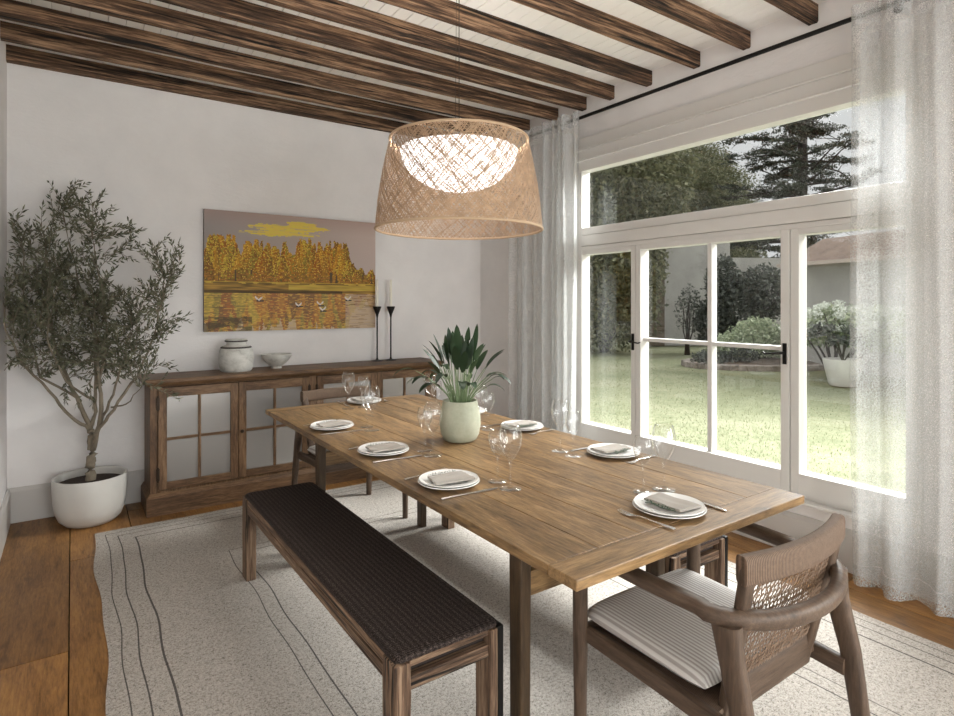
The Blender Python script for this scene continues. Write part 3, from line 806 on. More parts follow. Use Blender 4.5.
NU, NV = 250, 166
vs = [(-pw/2+pw*i/NU, -.0365, -ph_/2+ph_*j/NV) for j in range(NV+1) for i in range(NU+1)]
fs = [(j*(NU+1)+i, j*(NU+1)+i+1, (j+1)*(NU+1)+i+1, (j+1)*(NU+1)+i) for j in range(NV) for i in range(NU)]
pm = NT('painted_canvas'); at = pm.n('Attribute', attribute_name='paint')
nb_ = pm.bump(pm.noise(pm.obj(), 220, 3, .7), .3, .003)
pm.surf(pm.bsdf(at.outputs['Color'], .6, 0, nb_, .3))
o = MB().add(vs, fs).build('painted_surface', pm.m, t)
ca = o.data.color_attributes.new('paint', 'FLOAT_COLOR', 'CORNER')
data = []
for j in range(NV):
    for i in range(NU):
        cc = paint((i+.5)/NU, (j+.5)/NV); data += [cc[0], cc[1], cc[2], 1.0]*4
ca.data.foreach_set('color', data)

# ------------------------------------------------------------------ pendant lamp
LCX, LCY = 1.405, 2.165
t = thing('pendant_lamp', 'large woven straw pendant lamp with glowing white inner dome above the table', 'lamp', (LCX, LCY, 1.680))
hL, Rb, Rt = .392, .366, .303
m = MB(); N = 300; seg = 14; rs = random.Random(44)
def ribbon(m, pts, w, nrm):
    vs = []
    for k, p in enumerate(pts):
        p = Vector(p); tg = (Vector(pts[min(k+1, len(pts)-1)])-Vector(pts[max(k-1, 0)])).normalized()
        sd = tg.cross(Vector(nrm(p))).normalized()*w/2
        vs += [p-sd, p+sd]
    m.add(vs, [(2*k, 2*k+1, 2*k+3, 2*k+2) for k in range(len(pts)-1)])
def conep(a, f, dr=0):
    r = Rb+(Rt-Rb)*f+.010*math.sin(f*PI)+dr; return (r*math.cos(a), r*math.sin(a), hL*f)
for d in (-1, 1):
    for i in range(N):
        a0 = 2*PI*(i+rs.random())/N; tw = d*(.55+rs.random()*.95)
        ribbon(m, [conep(a0+tw*q/seg, q/seg, .001*d) for q in range(seg+1)], .0025, lambda p: (p.x, p.y, .1))
for i in range(46):
    f = (i+.5)/46
    ribbon(m, [conep(2*PI*q/60, min(1, max(0, f+.006*math.sin(q*.7+i)))) for q in range(61)], .0020, lambda p: (p.x, p.y, .1))
m.build('woven_shade', M['straw'], t)
for r, z in ((Rb, 0), (Rt, hL)):
    m = MB(); m.sweep([(r*math.cos(2*PI*k/72), r*math.sin(2*PI*k/72), z) for k in range(73)], .0055, 8)
    m.build('shade_rim', M['straw_rim'], t, smooth=True)
# inner dome of white cord
Rd, Dd, zd = .255, .175, .345
def domep(a, f):
    ph2 = f*PI/2; return (Rd*math.cos(ph2)*math.cos(a), Rd*math.cos(ph2)*math.sin(a), zd-Dd*math.sin(ph2))
m = MB()
for d in (-1, 1):
    for i in range(150):
        a0 = 2*PI*(i+.5*rs.random())/150
        ribbon(m, [domep(a0+d*1.5*q/14, min(.93, q/14*.95)) for q in range(15)], .0058, lambda p: (p.x, p.y, -.2))
m.sweep([domep(2*PI*k/60, 0) for k in range(61)], .004, 8)
m.build('inner_dome', M['dome'], t)
m = MB(); m.box(-Rt, Rt, -.004, .004, hL-.012, hL-.004); m.box(-.004, .004, -Rt, Rt, hL-.012, hL-.004); m.lathe([(.03, hL-.02), (.03, hL+.012), (.01, hL+.02)], 20)
m.build('carrier', M['bronze'], t)
m = MB(); m.sweep([(0, 0, hL), (0, 0, CZ-1.68)], .0018, 6); m.sweep([(-.02, 0, hL), (-.012, 0, CZ-1.68)], .0009, 6)
m.build('suspension_cord', M['bronze'], t)
m = MB(); m.lathe([(.055, CZ-1.68-.022), (.06, CZ-1.68-.018), (.06, CZ-1.68)], 32); m.build('ceiling_rose', M['bronze'], t, smooth=True)
m = MB(); m.lathe([(0, .245), (.02, .25), (.032, .28), (.026, .305), (.015, .325), (.015, .345), (0, .345)], 20)
bm_ = NT('bulb_glow'); e = bm_.n('Emission'); e.inputs[0].default_value = (1, .9, .82, 1); e.inputs[1].default_value = 6; bm_.surf(e.outputs[0])
m.build('bulb', bm_.m, t, smooth=True)
# ------------------------------------------------------------------ table settings
def wine(name, hstem, hb, rb_, rr_, foot, loc=(0,0,0)):
    t = thing(name, 'x', 'wine glass', loc)
    m = MB(); th_ = .0012
    m.lathe([(0, 0), (foot, 0), (foot, .0016), (.012, .0045), (.0036, .010), (.0032, hstem-.008), (.006, hstem)], 28, caps=False)
    outer = []
    for k in range(15):
        q = k/14; a = q*PI/2*1.45
        r = rb_*math.sin(min(a, PI/2)) if a < PI/2 else rr_+(rb_-rr_)*max(0, math.cos((a-PI/2)/(PI/2*.45)*PI/2))
        outer.append((max(r, .005), hstem+hb*(1-math.cos(min(1, q*1.0)*PI/2*1.0))*1.0 if False else hstem+hb*q**1.15))
    prof = outer+[(r-th_, z) for r, z in reversed(outer[:-1] if False else outer)]
    m.lathe(prof, 28, caps=False)
    m.build('glass_bowl', M['wine'], t, smooth=True, sharp=0)
    return t
wg_small = wine('wine_glass', .078, .100, .031, .025, .032)
wg_large = wine('wine_glass', .085, .125, .038, .028, .036)
def mkplate(r, z, hgt, nm):
    m = MB(); m.lathe([(0, 0), (r*.55, 0), (r*.60, .002), (r*.95, hgt*.8), (r, hgt), (r-.001, hgt+.0025), (r*.93, hgt), (r*.62, .0055), (r*.55, .0045), (0, .0045)], 56)
    return m.build(nm, M['plate'], smooth=True, sharp=50)
p_low = mkplate(.104, 0, .013, 'dinner_plate'); p_top = mkplate(.1005, 0, .0125, 'salad_plate')
# napkin: folded linen
def napkin():
    m = MB(); n = 14
    def top(u, v):
        x = (u-.5)*.142*(1-.10*v); y = (v-.5)*.088
        fold = .0028*(1 if v > .45+.25*u else 0)
        return (x, y, .0045+fold+.0014*math.sin(u*7+v*3)+.001*math.sin(v*13))
    m.grid(top, n, n); W_ = n+1; o = len(m.v)
    m.v += [(x, y, .0006) for x, y, z in m.v[:o]]
    bd = [i for i in range(W_)]+[j*W_+n for j in range(1, W_)]+[n*W_+i for i in range(n-1, -1, -1)]+[j*W_ for j in range(n-1, 0, -1)]
    for a, b in zip(bd, bd[1:]+bd[:1]): m.f.append((b, a, a+o, b+o))
    return m.build('folded_napkin', M['napkin'], smooth=True, sharp=50)
nap = napkin()
def sprig():
    m = MB(); rr = random.Random(4)
    path = [(-.05+.1*k/10, .004*math.sin(k*.6), .0025+.001*math.sin(k)) for k in range(11)]
    m.sweep(path, [.0012]*11, 6)
    for k in range(46):
        q = rr.random(); x = -.05+.1*q; y = .004*math.sin(q*6); a = rr.choice((-1, 1))*(.5+rr.random()*.7); L = .010+.006*rr.random()
        dx, dy = math.cos(a)*L, math.sin(a)*L; w_ = .0013; z = .003+rr.random()*.004; dz = rr.random()*.004
        nx, ny = -math.sin(a)*w_, math.cos(a)*w_
        m.add([(x-nx*.4, y-ny*.4, z), (x+dx*.5+nx, y+dy*.5+ny, z+dz), (x+dx, y+dy, z+dz), (x+dx*.5-nx, y+dy*.5-ny, z+dz+.001)], [(0, 1, 2, 3), (3, 2, 1, 0)] if False else [(0, 1, 2, 3)])
    return m.build('rosemary_sprig', M['herb'])
spr = sprig()
def fork():
    m = MB()
    m.sweep([(0, -.095, .004), (0, -.08, .005), (0, -.03, .006), (0, .01, .0085), (0, .030, .006), (0, .040, .004)], [(.0065, .0012), (.0075, .0014), (.0035, .0013), (.0025, .0013), (.0035, .0012), (.010, .001)], 10)
    m.sweep([(0, .040, .004), (0, .052, .0035)], [(.0105, .001), (.0115, .001)], 10)
    for i in range(4):
        x = -.009+.006*i
        m.sweep([(x, .051, .0035), (x, .07, .005), (x*.95, .085, .0095)], [(.0017, .001), (.0015, .0009), (.0008, .0006)], 6)
    return m.build('dinner_fork', M['steel'], smooth=True)
def knife():
    m = MB()
    m.sweep([(0, -.105, .003), (0, -.10, .0035), (0, -.03, .0035), (0, -.005, .0030), (.0005, .02, .0025), (.001, .07, .0025), (.0005, .098, .0022), (-.003, .110, .0015)],
            [(.005, .002), (.0062, .0028), (.0048, .0026), (.0038, .0022), (.0085, .0010), (.0090, .0009), (.0065, .0008), (.0012, .0005)], 10)
    return m.build('table_knife', M['steel'], smooth=True)
fk, kn = fork(), knife()
settings = [  # x, y, facing angle, description, napkin turn
    (1.436, 1.0845, 0, 'by the near cane-back armchair', 2.55),
    (1.462, 3.316, PI, 'by the far armchair at the sideboard end', .5),
    (1.039, 1.664, -PI/2, 'on the open bench side, first place from the near armchair', -1.3),
    (1.040, 2.166, -PI/2, 'on the open bench side, middle place', -1.25),
    (1.037, 2.731, -PI/2, 'on the open bench side, place next to the sideboard end', -1.4),
    (1.782, 1.613, PI/2, 'on the window side, first place from the near armchair', -1.2),
    (1.788, 2.197, PI/2, 'on the window side, middle place', -1.3),
    (1.788, 2.680, PI/2, 'on the window side, place behind the potted lily', -1.25)]
gfirst = True
ZT = TT+.0004
for i, (x, y, a, desc, na) in enumerate(settings):
    def P(lx, ly): return (x+math.cos(a)*lx-math.sin(a)*ly, y+math.sin(a)*lx+math.cos(a)*ly)
    def put(src, lx, ly, z, rz, label, cat, grp, root_tree=False):
        px, py = P(lx, ly)
        o = (src if i == 0 else (copy_tree(src) if root_tree else src.copy()))
        if i and not root_tree: COL.objects.link(o)
        o.location = (px, py, z); o.rotation_euler = (0, 0, rz)
        tag(o, label, cat, grp); return o
    put(p_low, 0, 0, ZT, 0, 'lower white dinner plate '+desc, 'plate', 'white dinner plates')
    put(p_top, 0, 0, ZT+.0062, .3, 'upper white salad plate '+desc, 'plate', 'white salad plates')
    put(nap, .010, .0, ZT+.0190, a+PI/2+.12*math.sin(i*2.1), 'folded linen napkin '+desc, 'napkin', 'linen napkins')
    put(spr, -.047, -.004, ZT+.0185, a+PI/2+.10+.2*math.sin(i*1.7), 'rosemary sprig '+desc, 'herb sprig', 'rosemary sprigs')
    put(fk, -.125, -.012, ZT, a+.10, 'silver fork '+desc, 'fork', 'dinner forks')
    put(kn, .128, 0, ZT, a-.04, 'silver knife '+desc, 'knife', 'table knives')
    put(wg_small, .072, .150 if i else .153, ZT, 0, 'smaller wine glass '+desc, 'wine glass', 'small wine glasses', True)
    put(wg_large, .158 if i else .147, .138 if i else .131, ZT, 0, 'taller wine glass '+desc, 'wine glass', 'tall wine glasses', True)

# ------------------------------------------------------------------ lily in its pot
t = thing('potted_lily', 'broad-leaved green plant in a pale green pot at the middle of the table', 'potted plant', (1.4127, 2.169, TT))
MB().lathe([(0, 0), (.060, 0), (.072, .006), (.084, .03), (.091, .07), (.090, .105), (.083, .145), (.0765, .174), (.0765, .177), (.071, .177), (.071, .160), (.0, .155)], 56).build('pot', M['celadon'], t, smooth=True, sharp=55)
MB().lathe([(.0705, .158), (.05, .164), (0, .167)], 24).build('soil', M['soil'], t, smooth=True)
rl = random.Random(12)
leaves = MB(); stems = MB()
def blade(base, tip_dir, L, w_, droop, roll=0):
    b = Vector(base); d = Vector(tip_dir).normalized(); n = 9; vs = []
    p = b.copy(); dirv = d.copy()
    for k in range(n+1):
        q = k/n
        wid = w_*math.sin(PI*min(1, (q*.92+.04)))**.75*(1-.25*q)
        if q == 1: wid = .0005
        side = dirv.cross(Vector((0, 0, 1)))
        if side.length < .15: side = Vector((math.sin(roll), math.cos(roll), 0))
        side.normalize(); up = side.cross(dirv).normalized()
        vs += [p-side*wid+up*wid*.22, p, p+side*wid+up*wid*.22]
        p = p+dirv*(L/n); dirv = (dirv+Vector((0, 0, -droop/n))).normalized()
    leaves.add(vs, [f for k in range(n) for f in ((3*k, 3*k+1, 3*k+4, 3*k+3), (3*k+1, 3*k+2, 3*k+5, 3*k+4))])
for i in range(56):
    az = i*2.399+rl.random()*.4; r0 = .045*math.sqrt(rl.random())
    kind = i % 6
    if kind in (0, 1): tilt = .04+rl.random()*.34; Ls = .15+rl.random()*.07; Lb = .10+rl.random()*.05; dr = .2
    elif kind in (2, 3): tilt = .40+rl.random()*.35; Ls = .14+rl.random()*.08; Lb = .09+rl.random()*.05; dr = .6
    else: tilt = .85+rl.random()*.35; Ls = .11+rl.random()*.12; Lb = .08+rl.random()*.05; dr = 1.7
    b0 = Vector((r0*math.cos(az), r0*math.sin(az), .158))
    dd = Vector((math.sin(tilt)*math.cos(az), math.sin(tilt)*math.sin(az), math.cos(tilt)))
    start = Vector((dd.x*.5, dd.y*.5, 1)).normalized()
    pts = []; p = b0.copy(); dv = start.copy()
    for k in range(7):
        pts.append(p.copy()); p = p+dv*(Ls/6); dv = dv.lerp(dd, .3).normalized()
    stems.sweep(pts, [.0026-.0002*k for k in range(7)], 6)
    blade(pts[-1], dv, Lb, .0135+rl.random()*.0095, dr, az)
leaves.build('leaves', M['lily'], t, smooth=True, sharp=0); stems.build('stems', M['lilystem'], t, smooth=True)

# ------------------------------------------------------------------ olive tree
OX, OY = .0945, 4.355
t = thing('olive_tree', 'tall potted olive tree in a rounded white planter in the room corner', 'potted tree', (OX, OY, 0))
MB().lathe([(0, .0), (.105, .0), (.135, .006), (.165, .035), (.184, .085), (.193, .14), (.197, .2), (.199, .283), (.197, .290), (.190, .290), (.185, .284), (.183, .235), (0, .23)], 64).build('planter', M['white_ceramic'], t, smooth=True, sharp=55)
MB().lathe([(.1825, .245), (.12, .256), (0, .260)], 32).build('soil', M['soil'], t, smooth=True)
ro = random.Random(33)
R_ = Vector((.822, -.570, 0)); F_ = Vector((.570, .822, 0)); O = Vector((OX, OY, 0))
def cp(u, z, d=0):      # u metres across, d metres in depth from the trunk
    return O+R_*u+F_*d+Vector((0, 0, z))
trunk = MB(); leaf = MB()
def okp(p):
    u = (p-O).dot(R_)
    return p.x > LX+.015 and p.y < BY-.015 and p.z < 2.13 and u < .63 and (p.z < 1.85 or u > -.33+(p.z-1.85)*.6)
def leafat(p, d):
    d = d.normalized(); L = .026+ro.random()*.020; w_ = .0045+ro.random()*.002
    if not (okp(p) and okp(p+d*L)): return
    s = d.cross(Vector((ro.gauss(0, 1), ro.gauss(0, 1), ro.gauss(0, 1)))).normalized()*w_
    q = d.cross(s).normalized()*.002
    leaf.add([p-O, p+d*L*.45+s-O, p+d*L-O, p+d*L*.45-s-O], [(0, 1, 2, 3)])
def loc(p): return p-O
def limb(pts, r0, r1, n=7):
    P2 = []
    for a, b in zip(pts[:-1], pts[1:]):
        for k in range(4): P2.append(a.lerp(b, k/4)+Vector((ro.gauss(0, .004), ro.gauss(0, .004), ro.gauss(0, .003))))
    P2.append(pts[-1]); m_ = len(P2)
    P2 = [Vector((max(LX+.02, p.x), min(BY-.02, p.y), p.z)) for p in P2]
    trunk.sweep([loc(p) for p in P2], [r0+(r1-r0)*k/(m_-1) for k in range(m_)], n)
    return P2
def twig(p, d, L, lv=1):
    pts = [p]; dv = d.normalized(); n = max(3, int(L/.036))
    for k in range(n):
        dv = (dv+Vector((ro.gauss(0, .16), ro.gauss(0, .16), ro.gauss(.05, .12)))).normalized()
        q = pts[-1]+dv*(L/n)
        if not okp(q): break
        pts.append(q)
    if len(pts) < 2: return
    trunk.sweep([loc(q) for q in pts], [.0022-.0014*k/len(pts) for k in range(len(pts))], 4)
    for k in range(1, len(pts)):
        seg_ = pts[k]-pts[k-1]
        for j in range(3):
            b = pts[k-1]+seg_*((j+.5)/3); a = seg_.normalized()
            off = Vector((ro.gauss(0, 1), ro.gauss(0, 1), ro.gauss(0, 1)))
            off = (off-a*off.dot(a)).normalized()
            leafat(b, a*.75+off*.7)
    leafat(pts[-1], dv)
    if lv > 0:
        for k in range(1, len(pts)-1):
            if ro.random() < .42: 
                off = Vector((ro.gauss(0, 1), ro.gauss(0, 1), ro.gauss(0, 1))); twig(pts[k], (pts[k+1]-pts[k]).normalized()*.9+off.normalized()*.8, L*.5, lv-1)
base_p = [cp(.005, .25), cp(.0, .33), cp(.012, .42), cp(.008, .52), cp(.0, .57)]
limb(base_p, .030, .021, 10)
fk1 = cp(.0, .57)
fk0 = cp(.012, .44)
# main limbs: list of waypoints, then leafy clusters around their ends
A_ = lambda *p: [cp(*q) for q in p]
limbs = [
    (fk0, A_((.06, .56, -.02), (.11, .72, -.06), (.12, .90, -.10), (.12, 1.12, -.12), (.10, 1.38, -.12)), .017, .005),
    (fk1, A_((-.03, .70, -.03), (-.07, .86, -.08), (-.12, 1.10, -.14), (-.16, 1.40, -.16), (-.16, 1.68, -.16)), .015, .004),
    (fk1, A_((-.06, .66, -.08), (-.12, .84, -.20), (-.18, 1.02, -.32), (-.21, 1.22, -.40), (-.22, 1.36, -.38)), .011, .003),
    (fk1, A_((.03, .68, .0), (.05, .90, -.03), (.03, 1.15, -.02), (-.04, 1.50, -.05), (-.13, 1.92, -.06)), .013, .003),
    (fk0, A_((.10, .58, -.08), (.24, .72, -.16), (.36, .92, -.12), (.44, 1.12, -.10), (.49, 1.36, -.08), (.50, 1.50, -.08)), .012, .003),
    (cp(.08, .62, -.03), A_((.20, .80, -.10), (.28, 1.02, -.12), (.32, 1.22, -.10)), .009, .003),
    (cp(-.05, .78, -.06), A_((-.18, .92, -.18), (-.22, 1.20, -.22), (-.24, 1.45, -.22), (-.25, 1.68, -.22)), .008, .003),
    (cp(.11, .85, -.08), A_((.15, 1.05, -.1), (.15, 1.32, -.08), (.10, 1.62, -.1), (.07, 1.80, -.1)), .008, .003),
    (cp(.04, .75, -.02), A_((.02, .9, -.25), (-.03, 1.15, -.32), (-.05, 1.45, -.28)), .008, .003),
    (cp(.22, .73, -.14), A_((.34, .76, -.2), (.44, .86, -.22)), .006, .002),
]
twn = 0
for (st, way, r0, r1) in limbs:
    P2 = limb([st]+way, r0, r1)
    n = len(P2)
    for k in range(n):
        if P2[k].z < .90: continue
        up = Vector((0, 0, 1))
        for rep in range(4):
            if ro.random() < .50:
                off = Vector((ro.gauss(0, 1), ro.gauss(0, 1), ro.gauss(.15, .7))).normalized()
                twig(P2[k], off*.9+up*.30, .15+ro.random()*.17, 1)
    for rep in range(4): twig(P2[-1], Vector((ro.gauss(0, .35), ro.gauss(0, .35), 1)), .16+.08*ro.random(), 1)
trunk.build('trunk', M['bark'], t, smooth=True, sharp=0)
leaf.build('foliage', M['olive'], t)
print('olive leaves', len(leaf.f))
# ------------------------------------------------------------------ garden
GZ = -.10
tl = NT('lawn_grass'); co = tl.obj()
n1 = tl.noise(co, .7, 5, .6); n2 = tl.noise(co, 14, 5, .75); nn = tl.math('ADD', tl.math('MULTIPLY', n1, .45), tl.math('MULTIPLY', n2, .55))
c = tl.ramp(nn, [(.33, (.115, .13, .075)), (.5, (.19, .20, .125)), (.68, (.27, .265, .19))])
M['lawn'] = tl.surf(tl.bsdf(c, .95, 0, tl.bump(n2, .8, .06), .1))
m = MB(); m.grid(lambda u, v: (WX+.26+u*60, -22+v*70, GZ+.05*mnoise.noise(Vector((u*12, v*14, 0)))-.02*(u > 0)), 60, 60)
o = m.build('lawn', M['lawn'], smooth=True); tag(o, 'mown pale green garden lawn outside the window', 'lawn', kind='structure')
def G(x, y, d):   # garden point in direction x at distance d
    q = (x-477)/584; return ((.570+.822*q)*d, (.822-.570*q)*d)
bedx, bedy = G(765, 0, 13.6); potx, poty = G(843, 0, 10.3)
gr = MB(); rg = random.Random(8)
for i in range(26000):
    q = rg.random()**1.5; X = WX+1.8+q*12; th_ = -.12+rg.random()*1.0; Y = X*math.tan(th_) if False else -1+rg.random()*(X*1.15+1.5)
    hgt = .012+rg.random()*.022
    if (X-bedx)**2+(Y-bedy)**2 < 4.4 or X > 11.4 or (X-potx)**2+(Y-poty)**2 < .2: continue
    a = rg.random()*6.3; w_ = .004+.004*q*2
    z = GZ+.05*mnoise.noise(Vector(((X-WX-.26)/60*12, (Y+22)/70*14, 0)))-.02
    dx, dy = math.cos(a)*w_, math.sin(a)*w_; lx_, ly_ = rg.gauss(0, .015), rg.gauss(0, .015)
    gr.add([(X-dx, Y-dy, z-.005), (X+dx, Y+dy, z-.005), (X+lx_, Y+ly_, z+hgt)], [(0, 1, 2)])
M['blade'] = leafm('grass_blade', (.15, .165, .085), (.29, .29, .19), .8, .3)
tag(gr.build('grass', M['blade']), 'short grass blades growing across the garden lawn', 'grass', kind='stuff')

def foliage(m, c_, rad, n, size, rr, shell=.55):
    for i in range(n):
        d = Vector((rr.gauss(0, 1), rr.gauss(0, 1), rr.gauss(0, 1))).normalized()
        k = (shell+(1-shell)*rr.random())*(1+.22*mnoise.noise(d*2.4+Vector(c_)))
        p = Vector(c_)+Vector((d.x*rad[0], d.y*rad[1], d.z*rad[2]))*k
        a = Vector((rr.gauss(0, 1), rr.gauss(0, 1), rr.gauss(0, 1))).normalized(); b = a.cross(Vector((rr.gauss(0, 1), rr.gauss(0, 1), rr.gauss(0, 1)))).normalized()
        s = size*(.6+.8*rr.random())
        m.add([p-a*s, p+b*s*.5, p+a*s, p-b*s*.5], [(0, 1, 2, 3)])
def shrub(name, label, cat, x, y, blobs, mat, size, dens, seed, stem=True, group=None, flower=None, trunkm=None):
    rr = random.Random(seed); t = thing(name, label, cat, (x, y, GZ), group=group); m = MB(); s_ = MB()
    for (dx, dy, z, rx, ry, rz) in blobs:
        foliage(m, (dx, dy, z), (rx, ry, rz), int(dens*(rx*ry+ry*rz+rx*rz)), size, rr)
        if stem:
            for q in range(4):
                e = Vector((dx+rr.gauss(0, rx*.4), dy+rr.gauss(0, ry*.4), z+rr.random()*rz*.6))
                s_.sweep([(rr.gauss(0, .05), rr.gauss(0, .05), -.02), tuple(e*.5+Vector((rr.gauss(0, .05), rr.gauss(0, .05), 0))), tuple(e)], [.03, .018, .006], 5)
    m.build('foliage', mat, t)
    if stem: s_.build('stems', trunkm or M['gbark'], t, smooth=True, sharp=0)
    if flower:
        f = MB()
        for (dx, dy, z, rx, ry, rz) in blobs:
            for q in range(flower):
                d = Vector((rr.gauss(0, 1), rr.gauss(0, 1), abs(rr.gauss(0, 1)))).normalized()
                p = Vector((dx+d.x*rx, dy+d.y*ry, z+d.z*rz)); foliage(f, p, (.07, .07, .06), 40, .022, rr, .7)
        f.build('flower_heads', M['flower'], t)
    return t
M['gbark'] = simple('garden_bark', (.05, .04, .035), .9)
M['hedge'] = leafm('hedge_leaf', (.07, .078, .045), (.21, .21, .12), .8)
M['dark_leaf'] = leafm('dark_shrub_leaf', (.045, .05, .045), (.14, .15, .125), .8)
M['pale_leaf'] = leafm('pale_shrub_leaf', (.20, .25, .15), (.50, .54, .38), .8)
M['flower'] = leafm('white_flower', (.55, .58, .50), (.85, .86, .80), .8)
M['cedar'] = leafm('cedar_needles', (.02, .026, .02), (.085, .095, .065), .8, .1)
M['stone'] = simple('bed_stone', (.22, .19, .165), .9, bump=(8, .8, .05), var=(5, .4))
M['render_grey'] = simple('grey_render', (.40, .385, .36), .9, var=(1.2, .15))
M['roof'] = simple('brown_roof_tiles', (.17, .125, .10), .9, bump=(7, .6, .05), var=(3, .25))
M['eave'] = simple('eave_paint', (.42, .36, .32), .8)
M['brick'] = simple('brown_brick', (.12, .09, .06), .9, bump=(14, .6, .03), var=(6, .3))
def G(x, y, d):   # garden point seen at image (x, depth d)
    q = (x-477)/584; return ((.570+.822*q)*d, (.822-.570*q)*d)
# planting bed with stone edge
bx, by = G(765, 0, 13.6)
t = thing('planting_bed', 'oval stone-edged planting bed in the middle of the garden lawn', 'planting bed', (bx, by, GZ), rz=-.55)
m = MB(); m.grid(lambda u, v: (1.75*v*math.cos(2*PI*u), .95*v*math.sin(2*PI*u), .07+.10*(1-v*v)), 60, 10); m.build('soil', simple('bed_soil', (.075, .055, .04), .95, bump=(9, 1, .08), var=(7, .5)), t, smooth=True)
rr = random.Random(2); m = MB()
for i in range(64):
    a = 2*PI*i/64; s_ = .07+.03*rr.random(); c_ = (1.8*math.cos(a), 1.0*math.sin(a), .04)
    vs = [(c_[0]+sx*s_*(1+.3*rr.random()), c_[1]+sy*s_*(1+.3*rr.random()), c_[2]+sz*s_*.8) for sz in (-1, 1) for sy in (-1, 1) for sx in (-1, 1)]
    m.add(vs, [(0,2,3,1),(4,5,7,6),(0,1,5,4),(2,6,7,3),(0,4,6,2),(1,3,7,5)])
m.build('stone_edging', M['stone'], t, bev=.02)
x, y = G(757, 0, 13.9)
shrub('pale_shrub', 'rounded pale green shrub in the oval planting bed', 'shrub', x, y, [(0, 0, .62, .62, .6, .50), (.45, -.3, .5, .5, .5, .42), (-.55, .3, .42, .5, .45, .36)], M['pale_leaf'], .045, 2600, 1)
x, y = G(712, 0, 13.4)
shrub('low_shrub', 'low dark ground-cover shrub at the end of the oval planting bed', 'shrub', x, y, [(0, 0, .18, .55, .4, .22), (.6, -.35, .2, .5, .4, .25)], M['dark_leaf'], .04, 2200, 2)
x, y = G(738, 0, 16.8)
shrub('dark_bush', 'tall dark green bush behind the oval planting bed', 'bush', x, y, [(0, 0, 1.3, .85, .8, 1.15), (.4, -.5, 1.7, .7, .7, .9), (-.4, .5, .9, .6, .6, .8), (-.25, .35, 2.1, .5, .5, .8)], M['dark_leaf'], .06, 1700, 3)
x, y = G(688, 0, 16.6)
shrub('bare_sapling', 'thin dark sapling standing against the grey garden wall', 'small tree', x, y, [(0, 0, 1.2, .42, .42, .6), (.1, 0, 1.6, .3, .3, .4)], M['dark_leaf'], .04, 700, 4)
x, y = G(836, 0, 11.1)
shrub('flowering_shrub', 'pale flowering hydrangea shrub growing against the grey house wall', 'shrub', x, y, [(0, 0, 1.05, .42, .5, .42), (.2, .6, .95, .42, .5, .38), (-.2, -.6, 1.0, .42, .5, .42), (-.4, -1.2, .95, .42, .6, .4)], M['pale_leaf'], .05, 1500, 5, flower=46)
# potted garden plant
x, y = G(843, 0, 10.3)
t = thing('garden_pot', 'white conical garden pot with a thin arching plant on the lawn edge', 'plant pot', (x, y, GZ))
MB().lathe([(0, 0), (.20, 0), (.23, .05), (.31, .42), (.315, .47), (.29, .47), (.28, .42), (0, .40)], 40).build('pot', M['white_ceramic'], t, smooth=True, sharp=50)
rr = random.Random(6); s_ = MB(); lf = MB()
for i in range(9):
    a = rr.random()*6.3; r_ = .3+.5*rr.random(); pts = [(0, 0, .40), (.3*r_*math.cos(a), .3*r_*math.sin(a), .8), (.8*r_*math.cos(a), .8*r_*math.sin(a), 1.0), (1.5*r_*math.cos(a), 1.5*r_*math.sin(a), .92)]
    s_.sweep(pts, [.012, .009, .006, .003], 5)
    for p in pts[1:]: foliage(lf, p, (.12, .12, .10), 26, .05, rr, .2)
s_.build('stems', M['gbark'], t); lf.build('leaves', M['dark_leaf'], t)
# house with brown roof
def wallseg(name, m, a, b, z0, z1, th_):
    a = Vector((*a, 0)); b = Vector((*b, 0)); n = (b-a).cross(Vector((0, 0, 1))).normalized()*th_
    m.hexa([(a.x, a.y, z0), (b.x, b.y, z0), (b.x+n.x, b.y+n.y, z0), (a.x+n.x, a.y+n.y, z0)], [(a.x, a.y, z1), (b.x, b.y, z1), (b.x+n.x, b.y+n.y, z1), (a.x+n.x, a.y+n.y, z1)])
ha = Vector((12.0, 1.0)); hb = Vector((13.9, 6.85)); hd = (hb-ha).normalized(); hn = Vector((hd.y, -hd.x))
t = thing('house', 'low grey rendered house with a brown roof across the garden', 'house', (ha.x, ha.y, GZ), rz=math.atan2(hd.y, hd.x))
HL = (hb-ha).length
MB().box(-1, HL, -3.6, 0, 0, 2.36).build('house_wall', M['render_grey'], t)
m = MB(); e_ = .35
m.hexa([(-1.3, e_, 2.36), (HL+.3, e_, 2.36), (HL+.3, -3.9, 2.36), (-1.3, -3.9, 2.36)], [(-.9, -.55, 2.95), (HL-.1, -.55, 2.95), (HL-.1, -3.2, 2.95), (-.9, -3.2, 2.95)])
m.build('roof', M['roof'], t)
MB().box(-1.32, HL+.32, e_-.01, e_+.05, 2.29, 2.37).build('gutter', M['eave'], t)
# tall garage wall further back
a2_, b2_ = G(790, 0, 20.8), G(640, 0, 20.5)
mid_ = G(722, 0, 20.6)
m = MB(); wallseg('w', m, mid_, b2_, GZ, 3.72, -.6); wallseg('w', m, a2_, mid_, GZ, 2.92, -.5)
cxx, cyy = a2_; m.v = [(x-cxx, y-cyy, z-GZ) for x, y, z in m.v]
t = thing('garden_building', 'plain dark grey rendered garden building beyond the lawn', 'building', (cxx, cyy, GZ))
m.build('building_wall', M['render_grey'], t)
m = MB(); b0 = Vector(G(660, 0, 20.3)); b1_ = Vector(G(640, 0, 20.3)); wallseg('p', m, tuple(b0), tuple(b1_), GZ, 3.8, -.5)
m.v = [(x-cxx, y-cyy, z-GZ) for x, y, z in m.v]; m.build('brick_pier', M['brick'], t)
